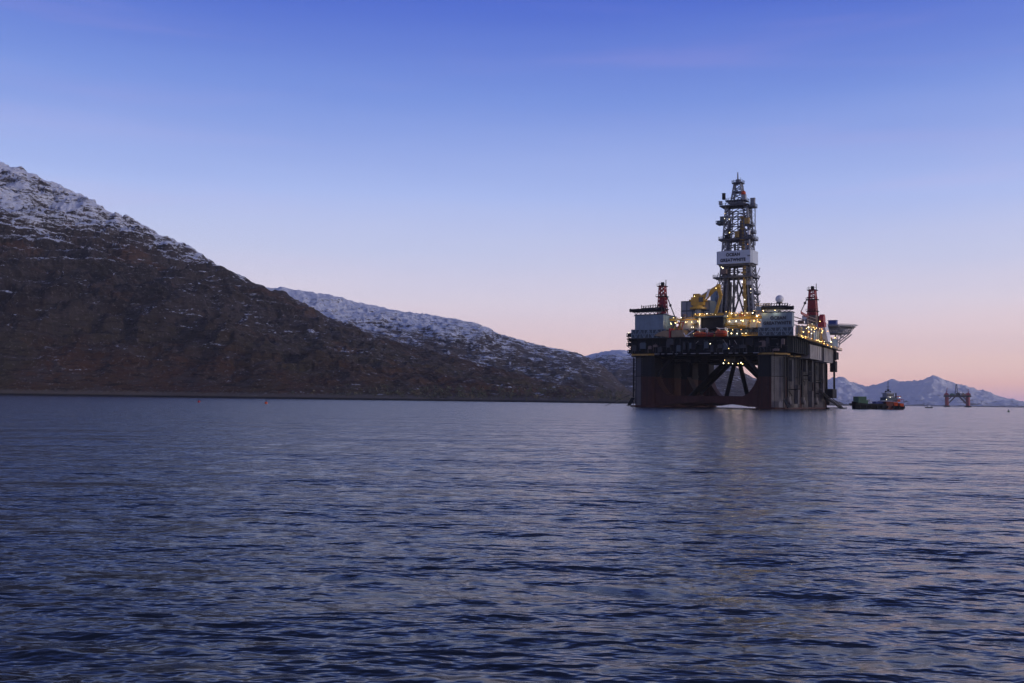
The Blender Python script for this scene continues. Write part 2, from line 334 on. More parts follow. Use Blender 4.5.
def hill_material(name, z_snow, z_full, rock=(0.034, 0.026, 0.024), heath=(0.088, 0.042, 0.023), grass=(0.064, 0.052, 0.027), fine=1.0, snow_col=(0.80, 0.86, 0.97), cover=1.12, fw=1.0):
    m, nt, b, out = nodes_of(name)
    geo = nt.nodes.new('ShaderNodeNewGeometry'); tc = nt.nodes.new('ShaderNodeTexCoord').outputs['Object']
    sp = nt.nodes.new('ShaderNodeSeparateXYZ'); nt.links.new(tc, sp.inputs[0])
    ns = nt.nodes.new('ShaderNodeSeparateXYZ'); nt.links.new(geo.outputs['Normal'], ns.inputs[0])
    n_big = noise(nt, tc, 0.004 * fine, 5, 0.6).outputs['Fac']
    n_mid = noise(nt, mapping(nt, tc, (1, 1, 2.2)), 0.030 * fine, 7, 0.72, 0.4).outputs['Fac']
    n_str = noise(nt, mapping(nt, tc, (0.45, 0.45, 2.6)), 0.085 * fine, 7, 0.75).outputs['Fac']
    n_fin = noise(nt, tc, 0.22 * fine, 4, 0.7).outputs['Fac']
    veg = mix(nt, smooth(nt, n_big, 0.42, 0.60), heath, grass)
    low = smooth(nt, math_n(nt, 'MULTIPLY_ADD', n_mid, 120.0, sp.outputs['Z']), 60, 230)
    rk = mix(nt, smooth(nt, n_big, 0.40, 0.62), tuple(c * 0.40 for c in rock), tuple(c * 1.8 for c in rock))
    base = mix(nt, low, veg, rk)
    rus = noise(nt, mapping(nt, tc, (1, 1, 2)), 0.009 * fine, 6, 0.65, 0.5).outputs['Fac']
    base = mix(nt, smooth(nt, rus, 0.54, 0.66, 0, 0.7), base, tuple(c * 1.35 for c in heath))
    base = mix(nt, smooth(nt, n_mid, 0.48, 0.62, 0, 0.9), base, tuple(c * 2.3 for c in rock))
    base = mix(nt, smooth(nt, n_str, 0.50, 0.36, 0, 0.9), base, tuple(c * 0.25 for c in rock))
    base = mix(nt, smooth(nt, n_fin, 0.56, 0.67, 0, 0.6), base, (0.22, 0.19, 0.18))
    # snow gathers with height, on flat ground and in the strata
    n_pat = noise(nt, tc, 0.011 * fine, 4, 0.6).outputs['Fac']
    hgt = smooth(nt, sp.outputs['Z'], z_snow, z_full, 0.0, cover)
    lowf = smooth(nt, sp.outputs['Z'], 20, z_snow, -0.22, 0.0)
    flat = smooth(nt, ns.outputs['Z'], 0.60, 0.97, -0.40 * fw, 0.32 * fw)
    s = math_n(nt, 'ADD', math_n(nt, 'ADD', hgt, lowf), flat)
    s = math_n(nt, 'ADD', s, math_n(nt, 'MULTIPLY_ADD', n_str, 3.8, -1.9))
    s = math_n(nt, 'ADD', s, math_n(nt, 'MULTIPLY_ADD', n_pat, 1.5, -0.75))
    s = math_n(nt, 'ADD', s, math_n(nt, 'MULTIPLY_ADD', n_fin, 1.5, -0.75))
    sm = smooth(nt, s, 0.42, 0.95)
    colr = mix(nt, sm, base, snow_col)
    # bare dark tidal rock at the waterline
    tide = smooth(nt, sp.outputs['Z'], 3.5, 1.2)
    colr = mix(nt, smooth(nt, math_n(nt, 'MULTIPLY_ADD', n_fin, -8.0, sp.outputs['Z']), 5.0, 1.0, 0, 0.75), colr, (0.15, 0.135, 0.12))
    colr = mix(nt, tide, colr, (0.018, 0.018, 0.020))
    nt.links.new(colr, b.inputs['Base Color']); b.inputs['Roughness'].default_value = 0.95
    b.inputs['Specular IOR Level'].default_value = 0.15
    bp = nt.nodes.new('ShaderNodeBump'); bp.inputs['Strength'].default_value = 1.0; bp.inputs['Distance'].default_value = 9.0 / fine
    nt.links.new(math_n(nt, 'ADD', n_str, math_n(nt, 'MULTIPLY', n_fin, 0.25)), bp.inputs['Height']); nt.links.new(bp.outputs[0], b.inputs['Normal'])
    return m

def hill(name, shore, ridge, nu, nv, mat, label, prof=0.9, back=0.5, amp=26.0, wl=260.0, step=16.0, seed=1, rough_ridge=0.25, octv=8, stepk=0.6, zfoot=-3.0):
    """shore/ridge: rows (s, x, y[, z]) along the hill; surface from shore up to ridge, then down behind it"""
    s0, s1 = ridge[0][0], ridge[-1][0]
    s = np.linspace(s0, s1, nu); t = np.concatenate([np.linspace(0, 1, nv), np.linspace(1, 1 + back, nv // 4)[1:]])
    SH, RD = chain(shore, s), chain(ridge, s)
    k = np.hanning(max(5, nu // 160 * 2 + 1)); k /= k.sum(); pad = len(k) // 2
    for a in range(3): RD[:, a] = np.convolve(np.pad(RD[:, a], pad, mode='edge'), k, 'valid')
    for a in range(2): SH[:, a] = np.convolve(np.pad(SH[:, a], pad, mode='edge'), k, 'valid')
    T, S = np.meshgrid(t, s, indexing='ij'); H = np.broadcast_to(RD[:, 2], T.shape)
    X = SH[:, 0] * (1 - T) + RD[:, 0] * T; Y = SH[:, 1] * (1 - T) + RD[:, 1] * T
    p = np.where(T <= 1, np.clip(T, 0, 1) ** prof, 1 - ((T - 1) / back) ** 1.3)
    Z = H * p
    w = np.clip(T * 7, 0, 1) * np.where(T > 0.85, 1 - (1 - rough_ridge) * np.clip((T - 0.85) / 0.15, 0, 1), 1.0)
    hf = np.clip(H / 260.0, 0.15, 1.3)
    wx = X + 60 * fbm(X, Y, wl * 1.5, 3, seed=seed + 50)
    n = fbm(wx, Y, wl, octv, 0.52, seed) * amp + fbm(wx, Y, wl * 0.6, octv - 1, 0.55, seed + 20, True) * amp * 0.55
    Z = Z + n * w * hf
    Z = Z + (fbm(X + 0.3 * Y, Y * 0.28, 75 * amp / 26, 5, 0.55, seed + 60, True) - 0.3) * 8 * amp / 26 * w * np.clip(H / 150, 0, 1.2)
    # rock ledges: the slope climbs in steps of uneven height
    zz = Z + fbm(X, Y, 420, 4, seed=seed + 70) * 34 + X * 0.05
    q = zz / step; fr = q - np.floor(q); led = np.clip((fr - 0.25) / 0.5, 0, 1); led = led * led * (3 - 2 * led)
    Z = Z + (led - fr) * step * stepk * w * np.clip(0.55 + 1.6 * fbm(X, Y, 300, 3, seed=seed + 90), 0, 1)
    Z = Z + fbm(X, Y, 22 * amp / 20, 3, 0.6, seed + 30) * 3.4 * amp / 20 * np.clip(T * 8, 0, 1)
    Z = Z + fbm(X, Y * 0.4, 70 * amp / 20, 4, 0.6, seed + 33, True) * 5.0 * amp / 20 * np.clip(T * 4, 0, 1) * np.clip(H / 100, 0, 1)
    Y = Y + fbm(X, Z * 2.0, 60, 4, 0.55, seed + 40) * 9 * np.clip(T * 3, 0, 1)
    Z = np.where(T == 0, zfoot, Z); Z[1] = np.minimum(Z[1], 1.5) if name != 'far_mountains' else Z[1]
    Z[-1] = zfoot
    m_, n_ = T.shape; V = np.stack([X, Y, Z], -1).reshape(-1, 3)
    i = np.arange(m_ - 1)[:, None] * n_; j = np.arange(n_ - 1)[None, :]
    F = np.stack([i + j, i + j + 1, i + n_ + j + 1, i + n_ + j], -1).reshape(-1, 4)
    me = bpy.data.meshes.new(name); me.vertices.add(len(V)); me.vertices.foreach_set('co', V.astype(np.float32).ravel())
    me.loops.add(F.size); me.loops.foreach_set('vertex_index', F.ravel().astype(np.int32)); me.polygons.add(len(F))
    me.polygons.foreach_set('loop_start', (np.arange(len(F)) * 4).astype(np.int32))
    me.polygons.foreach_set('use_smooth', np.ones(len(F), bool)); me.update()
    me.materials.append(mat); o = bpy.data.objects.new(name, me); COL.objects.link(o); o['kind'] = 'structure'; o['label'] = label
    return o

# rows: s, x, y, z in metres  (s only orders the points)
HILLS = {'A': ([(-160, -827, 1230), (0, -635, 1240), (150, -462, 1275), (330, -227, 1250), (500, -14, 1290), (620, 135, 1240), (700, 284, 1500)], [(-160, -1621, 2350, 711.1), (-60, -1375, 2350, 600.2), (0, -1229, 2350, 546.5), (60, -1059, 2296, 479.3), (100, -949, 2260, 431.4), (130, -868, 2233, 393.0), (165, -777, 2202, 348.1), (200, -687, 2170, 306.6), (250, -564, 2125, 243.5), (282, -488, 2096, 207.2), (310, -423, 2071, 180.3), (345, -344, 2040, 149.8), (400, -224, 1990, 109.6), (450, -121, 1945, 83.0), (500, -22, 1900, 57.7), (540, 53, 1864, 37.1), (575, 117, 1832, 20.8), (605, 170, 1806, 6.8), (630, 213, 1783, -0.8), (700, 326, 1720, -3.2)]),
'B': ([(200, -530, 1700), (285, -386, 1700), (500, -20, 1750), (620, 180, 1650), (700, 360, 1900)], [(200, -1042, 3300, 347.7), (255, -859, 3300, 356.9), (285, -759, 3300, 359.9), (330, -608, 3300, 343.6), (362, -501, 3300, 315.0), (400, -374, 3300, 290.0), (450, -207, 3300, 269.0), (480, -107, 3300, 247.0), (500, -40, 3300, 217.9), (545, 110, 3300, 176.7), (580, 226, 3300, 155.1), (600, 293, 3300, 126.1), (625, 376, 3300, 57.6), (640, 426, 3300, 21.9), (655, 476, 3300, 2.8), (700, 625, 3300, -6.8)]),
'C': ([(500, -29, 2600), (620, 273, 2500), (760, 574, 2300), (845, 821, 2450), (870, 936, 2600)], [(500, -60, 5200, 106.5), (545, 170, 5065, 157.8), (585, 364, 4945, 221.5), (600, 435, 4900, 240.3), (617, 513, 4849, 248.7), (645, 638, 4765, 236.7), (680, 788, 4660, 219.7), (715, 931, 4555, 194.1), (735, 1009, 4495, 165.7), (752, 1074, 4444, 115.8), (790, 1212, 4330, 71.7), (825, 1330, 4225, 33.9), (838, 1373, 4186, 13.4), (845, 1395, 4165, 0.4), (870, 1472, 4090, -1.4)]),
'F': ([(690, 1382, 7700), (850, 2448, 7200), (1024, 3242, 6300), (1250, 4671, 6300)], [(690, 1642, 9155, 62.7), (760, 2277, 9120, 107.9), (800, 2638, 9100, 149.2), (826, 2871, 9087, 207.0), (839, 2988, 9080, 254.1), (848, 3069, 9076, 227.7), (856, 3140, 9072, 192.2), (866, 3229, 9067, 166.0), (880, 3354, 9060, 185.9), (893, 3470, 9054, 214.6), (905, 3577, 9048, 197.8), (918, 3693, 9041, 226.5), (926, 3764, 9037, 241.1), (934, 3835, 9033, 264.6), (943, 3915, 9028, 238.4), (952, 3994, 9024, 203.2), (966, 4117, 9017, 177.6), (976, 4205, 9012, 142.6), (988, 4310, 9006, 116.9), (1000, 4415, 9000, 82.2), (1012, 4521, 8994, 65.6), (1026, 4643, 8987, 40.3), (1060, 4940, 8970, 26.5), (1120, 5462, 8940, 24.8), (1250, 6580, 8875, 19.3)])}
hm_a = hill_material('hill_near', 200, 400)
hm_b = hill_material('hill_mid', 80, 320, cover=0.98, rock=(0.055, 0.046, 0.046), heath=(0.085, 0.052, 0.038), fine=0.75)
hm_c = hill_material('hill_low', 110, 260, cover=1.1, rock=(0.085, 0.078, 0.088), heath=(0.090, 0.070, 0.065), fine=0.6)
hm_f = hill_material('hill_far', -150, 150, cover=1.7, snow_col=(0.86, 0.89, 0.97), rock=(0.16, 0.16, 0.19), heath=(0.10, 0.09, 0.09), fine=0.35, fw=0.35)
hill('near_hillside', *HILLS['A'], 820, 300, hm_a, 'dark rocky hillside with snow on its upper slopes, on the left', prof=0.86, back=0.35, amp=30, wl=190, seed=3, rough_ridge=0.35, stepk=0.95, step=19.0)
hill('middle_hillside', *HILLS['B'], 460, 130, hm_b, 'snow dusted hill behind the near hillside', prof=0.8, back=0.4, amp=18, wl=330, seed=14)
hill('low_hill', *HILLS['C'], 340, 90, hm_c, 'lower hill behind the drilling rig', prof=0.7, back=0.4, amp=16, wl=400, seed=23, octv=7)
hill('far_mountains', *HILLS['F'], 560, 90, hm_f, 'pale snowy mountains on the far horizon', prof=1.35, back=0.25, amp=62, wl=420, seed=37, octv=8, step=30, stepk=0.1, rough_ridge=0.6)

# ------------------------------------------------------------------ the large drilling rig
RIG_O = (119.158, 533.819, 0.0); RIG_RZ = math.radians(-30)
rig = empty('drilling_rig', RIG_O, RIG_RZ)
tag(rig, 'huge dark semi-submersible drilling rig with tall lattice derrick and eight columns', 'drilling rig')
def P(name, mb, mats, kind=None): return mb.build(name, mats, rig, kind=kind)

# columns: four down each side, red antifouling low, black above, greyed chamfers
CY = [-42.0, -14.0, 14.0, 42.0]
def col_poly(h, sx, co=5.0, ci=1.2):
    c = [(ci, ci), (co, co), (ci, ci), (ci, ci)] if sx > 0 else [(co, co), (ci, ci), (ci, ci), (ci, ci)]
    return [(-h + c[0][0], -h), (h - c[1][0], -h), (h, -h + c[1][1]), (h, h - c[2][1]), (h - c[2][0], h), (-h + c[3][0], h), (-h, h - c[3][1]), (-h, -h + c[0][1])]
col_mesh = {}
for sx in (-1, 1):
    mb = MB(); kf = -8 + (1 if sx > 0 else 7)
    mb.prism(col_poly(6, sx), -3, 15.6, 0); mb.m[kf] = 2
    mb.prism(col_poly(6.01, sx), 15.6, 27.0, 1); mb.m[kf] = 3
    mb.prism(col_poly(6.22, sx), 15.45, 15.75, 1)
    for z in (3.2, 6.6, 10.0, 13.0, 19.0, 22.6): mb.prism(col_poly(6.09, sx), z, z + 0.2, 0 if z < 15 else 1); mb.m[kf] = 2 if z < 15 else 3
    for u in (-3.6, -0.6, 2.4):
        mb.box(u - .09, u + .09, -6.12, -5.9, 0.8, 26.9, 1); mb.box(sx * 6.12 - .1, sx * 6.12 + .1, u - .09, u + .09, 0.8, 26.9, 1)
    for z in np.arange(1.5, 25, 1.1): mb.box(sx * 1.2 + 0.5, sx * 1.2 + 1.3, -6.35, -6.2, z, z + .12, 2)
    col_mesh[sx] = mb.mesh('column', [M['hull_red'], M['hull_black'], M['col_grey'], M['col_grey_dark']])
for sx in (-1, 1):
    for y in CY:
        c = piece('column', col_mesh[sx], rig, (sx * 32.5, y, 0))
        g = MB()                                   # column-top walkway ring with yellow rail
        g.cbox(-7.6, 7.6, -7.6, 7.6, 25.7, 26.05, 4.4, 0)
        for a, b in (((-3.2, -7.5), (3.2, -7.5)), ((3.2, -7.5), (7.5, -3.2)), ((7.5, -3.2), (7.5, 3.2)), ((-7.5, -3.2), (-3.2, -7.5)), ((-7.5, 3.2), (-7.5, -3.2))):
            g.beam((*a, 26.45), (*b, 26.45), 0.22, 0.8, 1)
        w = g.build('column_walkway', [M['steel_dark'], M['yellow_dull']], rig, (sx * 32.5, y, 0))
        for k in range(2):                         # ladders, fenders and anchor fairleads on the outer face
            f = MB(); f.tube((0, 0, 5), (0, 0, 25), 0.35, m=0); f.tube((0, 0.9, 8), (0, 0.9, 25), 0.2, m=0)
            f.build('riser_pipe', M['steel_dark'], rig, (sx * (32.5 + 6.5), y - 2.5 + 5 * k, 0))
        f = MB(); f.cbox(-1.0, 1.0, -1.4, 1.4, 3.2, 6.0, 0.5, 0); f.tube((-1.2 , 0, 3.5), (1.2, 0, 3.5), 1.2, n=14, m=0)
        f.build('fairlead', M['col_grey'], rig, (sx * 39.2, y + 3, 0))
# scuffed white fender marks low on the near starboard columns
for (x, y) in ((37.2, -46.7), (37.2, -18.7)):
    f = MB()
    for k in range(4): f.tube((0.35 * k, 0.35 * k, 0.6), (0.35 * k, 0.35 * k, 3.2 + 0.6 * (k % 2)), 0.22, m=0)
    P('fender', f, M['light_grey']).location = (x - 0.2, y - 0.5, 0)

# pontoons and transverse box beams
for sx in (-1, 1):
    b = MB(); b.cbox(sx * 32.5 - 7.2, sx * 32.5 + 7.2, -50.5, 52, -3, 0.75, 4.0, 0)
    P('pontoon', b, M['hull_red'])
    b = MB()                                       # flare of the pontoon end, anchor bolster racks
    for q in range(5):
        b.beam((sx * (39.0), -47 + q * 1.0, 4.6), (sx * 41.2, -47.5 + q * 1.0, 0.4), 0.3, 0.3)
    b.beam((sx * 41.2, -48, 0.6), (sx * 41.2, -42.5, 0.6), 0.4)
    P('anchor_bolster', b, M['steel_dark'])
def arched_beam(y0, y1, zt=5.9, zb=0.8, rise=1.75):
    b = MB(); n = 20; xs = [-27 + 54 * k / n for k in range(n + 1)]
    def zl(x): return zb + rise * max(0, 1 - (abs(x) / 22.0) ** 2.4) if abs(x) < 22 else zb
    def zu(x): return zt + max(0, (abs(x) - 19.5)) ** 1.6 * 0.42
    vs = []
    for y in (y0, y1):
        for x in xs: vs += [(x, y, zl(x)), (x, y, zu(x))]
    o = 2 * (n + 1); fs = []
    for k in range(n):
        a = 2 * k
        fs += [(a, a + 2, a + 3, a + 1), (o + a, o + a + 1, o + a + 3, o + a + 2), (a + 1, a + 3, o + a + 3, o + a + 1), (a, o + a, o + a + 2, a + 2)]
    b.add(vs, fs); return b
for y in (-42, 6, 42): P('cross_beam', arched_beam(y - 4, y + 4), M['hull_red'])
# diagonal braces below the deck
def brace(p, q, r=1.15):
    b = MB(); b.tube(p, q, r, n=12); b.ball(p, r * 1.25, 10, 6); P('brace', b, M['steel_dark'])
for sx in (-1, 1):
    brace((sx * 1.1, 6, 25.5), (sx * 6.4, 6, 4.0), 1.2)                    # inverted V down to the middle beam
    for y in (1.5, 9.5): brace((sx * 3.6, y, 25.8), (sx * 27.0, y, 3.4), 1.45)
    brace((sx * 26.4, -42, 16.5), (sx * 18.0, -42, 26.6), 0.9)
    for y in (-28, 0, 28): brace((sx * 32.5, y - 9, 26.5), (sx * 32.5, y + 8.5, 17), 0.6)

# deck hull
b = MB(); b.cbox(-39.5, 43.5, -49.5, 50, 27.0, 34.4, 2.0, 0); b.cbox(-41.0, 44.4, -51, 51, 34.4, 34.9, 2.0, 1)
b.cbox(-30, 34, -47, 46, 26.0, 27.0, 2.0, 0)
for k in range(22):
    x = -38 + k * 3.75; b.box(x, x + 0.22, -49.75, -49.45, 27.2, 34.2, 1)
for k in range(26):
    y = -48 + k * 3.8; b.box(43.45, 43.75, y, y + 0.22, 27.2, 34.2, 1)
P('deck_hull', b, [M['deck_dark'], M['steel_dark']])
b = MB()                                           # moonpool well and its hanging frames
b.box(-14, 14, -12, 20, 23.4, 26.0, 0); b.box(-5, 5, -1, 13, 22.6, 22.8, 0)
for k in range(9): b.beam((-22 + 6 * k, -30, 26.8), (-19 + 6 * k, -30, 23.2), 0.5); b.beam((-19 + 6 * k, -30, 23.2), (-16 + 6 * k, -30, 26.8), 0.5)
b.beam((-24, -30, 23.2), (31, -30, 23.2), 0.7)
P('moonpool_frame', b, M['deck_dark'])
dr = random.Random(77)
for k in range(26):                                # lockers, cable reels and hatch boxes hung on the deck front
    x = -37 + k * 3.05 + dr.uniform(-1, 1); w, z0, h = dr.uniform(.6, 1.9), dr.uniform(27.4, 31.5), dr.uniform(.8, 3.4)
    b = MB(); b.cbox(-w, w, -dr.uniform(.3, 1.1), .4, 0, h, .12); b.box(-w * .7, w * .7, -.35, -.2, h, h + .25); b.beam((-w, -.3, 0), (-w, -.3, -dr.uniform(.4, 2.2)), .2)
    b.build('side_locker', M[dr.choice(['blue_dark', 'steel_mid', 'hull_black', 'steel_dark', 'steel_mid', 'brown'])], rig, (x, -50.0, z0))
for k in range(24):                                # gear hung below the deck
    x = dr.uniform(-24, 25); y = dr.choice([-40, -36, -30]); w, h = dr.uniform(.8, 2.6), dr.uniform(1.2, 4.0)
    b = MB(); b.cbox(-w, w, -1, 1, -h, 0, .2); b.beam((-w, 0, 0), (-w * .4, 0, -h - 1.2), .22); b.beam((w, 0, 0), (w * .4, 0, -h - 1.2), .22)
    b.build('hanging_gear', M[dr.choice(['steel_dark', 'hull_black', 'steel_mid', 'deck_dark'])], rig, (x, y, 26.4))
b = MB()
for k in range(14):
    x = -26 + k * 3.9 + dr.uniform(-.8, .8); b.tube((x, -49.9, 26.8), (x + dr.uniform(1.2, 3.4), -49.9, 26.8), .22, n=6)
P('pipework', b, M['panel_grey'], kind='stuff')
b = MB(); b.box(-20, 27, -41, -33, 24.4, 26.4)
for k in range(12): b.box(-19.6 + k * 4, -19.3 + k * 4, -41.2, -40.9, 24.4, 26.4)
P('underdeck_box', b, M['deck_dark'])
# grey sponsons under the starboard deck edge
for (y0, y1, zl, m) in ((-17, 8, 24.4, 'light_grey'), (14, 34, 24.0, 'light_grey')):
    b = MB(); n = 6; dy = (y1 - y0) / n
    b.box(38.5, 44.3, y0, y1, zl + 1, 32.4)
    for k in range(n + 1): b.box(44.25, 44.6, y0 + k * dy - 0.18, y0 + k * dy + 0.18, zl + 1.3, 32.2, 0)
    P('sponson', b, M[m])
for (y, z0, z1) in ((-33, 13.5, 24.0), (-21.5, 2.5, 12), (-5, 19.0, 25), (7.5, 14, 27), (7.8, 1.0, 9.5), (32.5, 9, 26)):
    b = MB(); b.cbox(37.6, 40.2, y - 1.1, y + 1.1, z0, z1, 0.4); b.box(40.15, 40.4, y - 0.2, y + 0.2, z0, z1)
    P('caisson', b, M['col_grey' if z0 < 10 else 'col_grey_dark'])
for (y, z) in ((-27, 9.5), (20, 8), (24, 14), (-3, 17)):
    b = MB(); b.box(36, 41, y - 3, y + 3, z, z + 0.35)
    for q in range(5): b.beam((41, y - 3 + 1.5 * q, z), (41, y - 3 + 1.5 * q, z + 2.4), 0.16)
    b.beam((41, y - 3, z + 2.4), (41, y + 3, z + 2.4), 0.2); b.beam((36, y, z), (38, y, z - 3), 0.3)
    P('side_platform', b, M['steel_dark'])
# aft starboard: hanging tubes and landing stage at the water
b = MB()
for q in (0, 1.6, 3.2): b.tube((42.5, 45 + q, 6), (42.5, 45 + q, 34), 0.22)
b.box(40.5, 44.5, 42.5, 49, 27.5, 31.5); b.box(41, 44, 43, 47.5, 20.5, 26.5); b.box(40, 43.5, 38, 48, 6, 11)
P('hanging_pipes', b, M['steel_dark'])
b = MB()
for q in range(4): b.beam((40, 30 + 4 * q, 8 - q), (47, 40 + 3.2 * q, 0.4), 0.5)
b.box(40, 48, 38, 53, 0.3, 0.9)
P('boat_landing', b, M['steel_dark'])

# ---- topsides
def truss_panel(name, x0, x1, y, z0, z1, n, mats, t=0.35, side=False):
    b = MB()
    def pt(u, z, d=0.0): return (y - d, u, z) if side else (u, y + d, z)
    if side: b.box(y - 0.6, y - 0.4, x0, x1, z0, z1, 0)
    else: b.box(x0, x1, y + 0.4, y + 0.6, z0, z1, 0)
    w = (x1 - x0) / n
    for k in range(n + 1): b.beam(pt(x0 + k * w, z0), pt(x0 + k * w, z1), t, m=1)
    for k in range(n):
        a, c = (z0, z1) if k % 2 else (z1, z0)
        b.beam(pt(x0 + k * w, a), pt(x0 + (k + 1) * w, c), t, m=1)
    for z in (z0, (z0 + z1) / 2, z1): b.beam(pt(x0, z), pt(x1, z), t, m=1)
    P(name, b, mats)
truss_panel('truss_panel', -38.5, -20, -48.6, 35.0, 39.4, 8, [M['blue_dark'], M['blue_grey']])
truss_panel('truss_panel', 27.5, 44, -48.6, 35.0, 39.0, 6, [M['blue_dark'], M['blue_grey']])
truss_panel('truss_panel', 6, 27.0, -47.5, 35.0, 38.5, 9, [M['blue_dark'], M['steel_dark']], 0.25)

# port forward machinery house and starboard forward house
def house(name, x0, x1, y0, y1, z0, z1, mat, ribs=True, roof='steel_dark'):
    b = MB(); b.box(x0, x1, y0, y1, z0, z1, 0); b.box(x0 - 0.3, x1 + 0.3, y0 - 0.3, y1 + 0.3, z1, z1 + 0.35, 1)
    if ribs:
        n = int((x1 - x0) / 2.4)
        for k in range(1, n): b.box(x0 + (x1 - x0) * k / n - 0.07, x0 + (x1 - x0) * k / n + 0.07, y0 - 0.12, y0 + 0.02, z0 + 0.1, z1 - 0.1, 0)
        n = int((y1 - y0) / 2.4)
        for k in range(1, n): b.box(x1 - 0.02, x1 + 0.12, y0 + (y1 - y0) * k / n - 0.07, y0 + (y1 - y0) * k / n + 0.07, z0 + 0.1, z1 - 0.1, 0)
    o = P(name, b, [mat, M[roof]]); return o
def door_and_windows(parent, x0, x1, y, z, n):
    for k in range(n):
        b = MB(); b.box(0, 0.9, -0.06, 0.05, 0, 0.8); b.build('window', M['glass'], parent, (x0 + (x1 - x0) * (k + 0.5) / n, y - 0.1, z))
hp = house('machinery_house', -36.8, -21.3, -48.4, -30, 39.5, 46.9, M['blue_grey'])
hs = house('accommodation_house', 29.2, 43.6, -48.8, -45.0, 39.2, 46.0, M['blue_grey'])

def lettering(text, parent, loc, size, width, mat, bold=0.02, name='lettering'):
    cu = bpy.data.curves.new('lettering', 'FONT'); cu.body = text; cu.size = size; cu.align_x = 'CENTER'; cu.extrude = 0.03
    cu.offset = bold * size; cu.space_character = 1.12
    t = bpy.data.objects.new('tmp_text', cu); COL.objects.link(t); bpy.context.view_layer.update()
    me = bpy.data.meshes.new_from_object(t.evaluated_get(bpy.context.evaluated_depsgraph_get())); bpy.data.objects.remove(t)
    xs = [v.co.x for v in me.vertices]; s = width / (max(xs) - min(xs)); me.transform(Matrix.Diagonal((s, 1, 1, 1)))
    me.transform(Matrix.Rotation(math.pi / 2, 4, 'X')); me.materials.clear(); me.materials.append(mat)
    return piece(name, me, parent, loc)
lettering('OCEAN', hs, (37.0, -48.98, 42.7), 2.1, 7.4, M['letter'], 0.05)
lettering('GREATWHITE', hs, (36.5, -48.98, 40.3), 2.1, 13.2, M['letter'], 0.05)

# derrick
DX, DY = 2.2, 2.0
derr = empty('derrick', (DX - 0.4, DY, -1.2), 0, rig)
def half(z):                                        # half-width in x and y at height z
    t = (z - 50) / (112 - 50); return 10.0 - 4.2 * t, 5.2 - 1.8 * t
def corner(sx, sy, z): a, b_ = half(z); return Vector((sx * a, sy * b_, z))
for sx in (-1, 1):
    for sy in (-1, 1):
        b = MB(); b.beam(corner(sx, sy, 44), corner(sx, sy, 110), 0.8, 0.8)
        # each leg is a narrow ladder truss
        for z in range(50, 108, 3):
            p = corner(sx, sy, z); q = corner(sx, sy, z + 3); off = Vector((-sx * 2.2, 0, 0)); b.beam(p, q + off, 0.28); b.beam(p + off, q, 0.28)
        b.beam(corner(sx, sy, 46) + Vector((-sx * 2.2, 0, 0)), corner(sx, sy, 108) + Vector((-sx * 2.2, 0, 0)), 0.55)
        b.build('leg', M['derrick'], derr)
levels = [50, 54, 58, 62, 66, 71.5, 75, 78, 85, 88.5, 92, 96, 100, 104, 107, 110]
for face in range(4):
    b = MB()
    for za, zb in zip(levels[:-1], levels[1:]):
        if face == 0: c0, c1 = (-1, -1), (1, -1)
        elif face == 1: c0, c1 = (1, -1), (1, 1)
        elif face == 2: c0, c1 = (1, 1), (-1, 1)
        else: c0, c1 = (-1, 1), (-1, -1)
        w = 0.34
        if face in (1, 3) or zb >= 71 : b.beam(corner(*c0, zb), corner(*c1, zb), 0.42)
        if face in (0, 2):
            if za >= 71 and za < 110:
                m0 = (corner(*c0, zb) + corner(*c1, zb)) / 2
                b.beam(corner(*c0, za), m0, w); b.beam(corner(*c1, za), m0, w)
        else: b.beam(corner(*c0, za), corner(*c1, zb), w); b.beam(corner(*c1, za), corner(*c0, zb), w)
    if face in (0, 2):                             # tall V-door opening under a crossed strut
        y = -1 if face == 0 else 1
        b.beam(corner(-1, y, 71.5), corner(1, y, 71.5), 1.1)
        a = half(60)[1] * y
        b.beam((-1.6, a, 71.5), (4.6, a, 52), 0.75); b.beam((2.6, a, 71.5), (-4.0, a, 52), 0.75)
    b.build('bracing', M['derrick_dark'], derr)
# inner guide columns, standpipes and racked pipe inside the derrick
for (x, y, r, z0, z1, m) in ((-5.6, -4.6, 0.9, 46, 102, 'derrick_dark'), (-3.6, 2.5, 0.7, 46, 90, 'derrick_dark'), (5.4, -4.2, 0.9, 46, 104, 'yellow_dull'),
                             (7.0, 1.5, 0.7, 46, 96, 'derrick_dark'), (-7.4, 3.0, 0.6, 46, 84, 'derrick'), (3.9, 3.4, 0.5, 46, 108, 'derrick_dark'), (-1.4, 3.6, 0.35, 60, 108, 'derrick')):
    b = MB(); b.tube((x, y, z0), (x * 0.62, y * 0.7, z1), r, r * 0.8)
    for z in range(int(z0) + 3, int(z1), 6): b.box(x * (1 - .38 * (z - z0) / (z1 - z0)) - r - 0.3, x * (1 - .38 * (z - z0) / (z1 - z0)) + r + 0.3, y - r, y + r, z, z + 0.6)
    b.build('standpipe', M[m], derr)
b = MB()
for i in range(9):
    for j in range(3): b.tube((-8.2 + 0.55 * i, -2 + 0.8 * j, 48), (-7.4 + 0.5 * i, -2 + 0.7 * j, 69), 0.2, n=5)
b.build('racked_pipe', M['derrick_dark'], derr, kind='stuff')
b = MB()
for i in range(7):
    for j in range(3): b.tube((4.6 + 0.6 * i, -2 + 0.8 * j, 48), (4.4 + 0.5 * i, -2 + 0.7 * j, 70), 0.2, n=5)
b.build('racked_pipe', M['derrick_dark'], derr, kind='stuff')
b = MB(); b.cbox(-1.9, 1.9, -1.3, 1.3, 88.5, 97.5, 0.6); b.cbox(-1.3, 1.3, -1.0, 1.0, 97.5, 102, 0.4); b.tube((0, 0, 84), (0, 0, 88.5), 0.6)
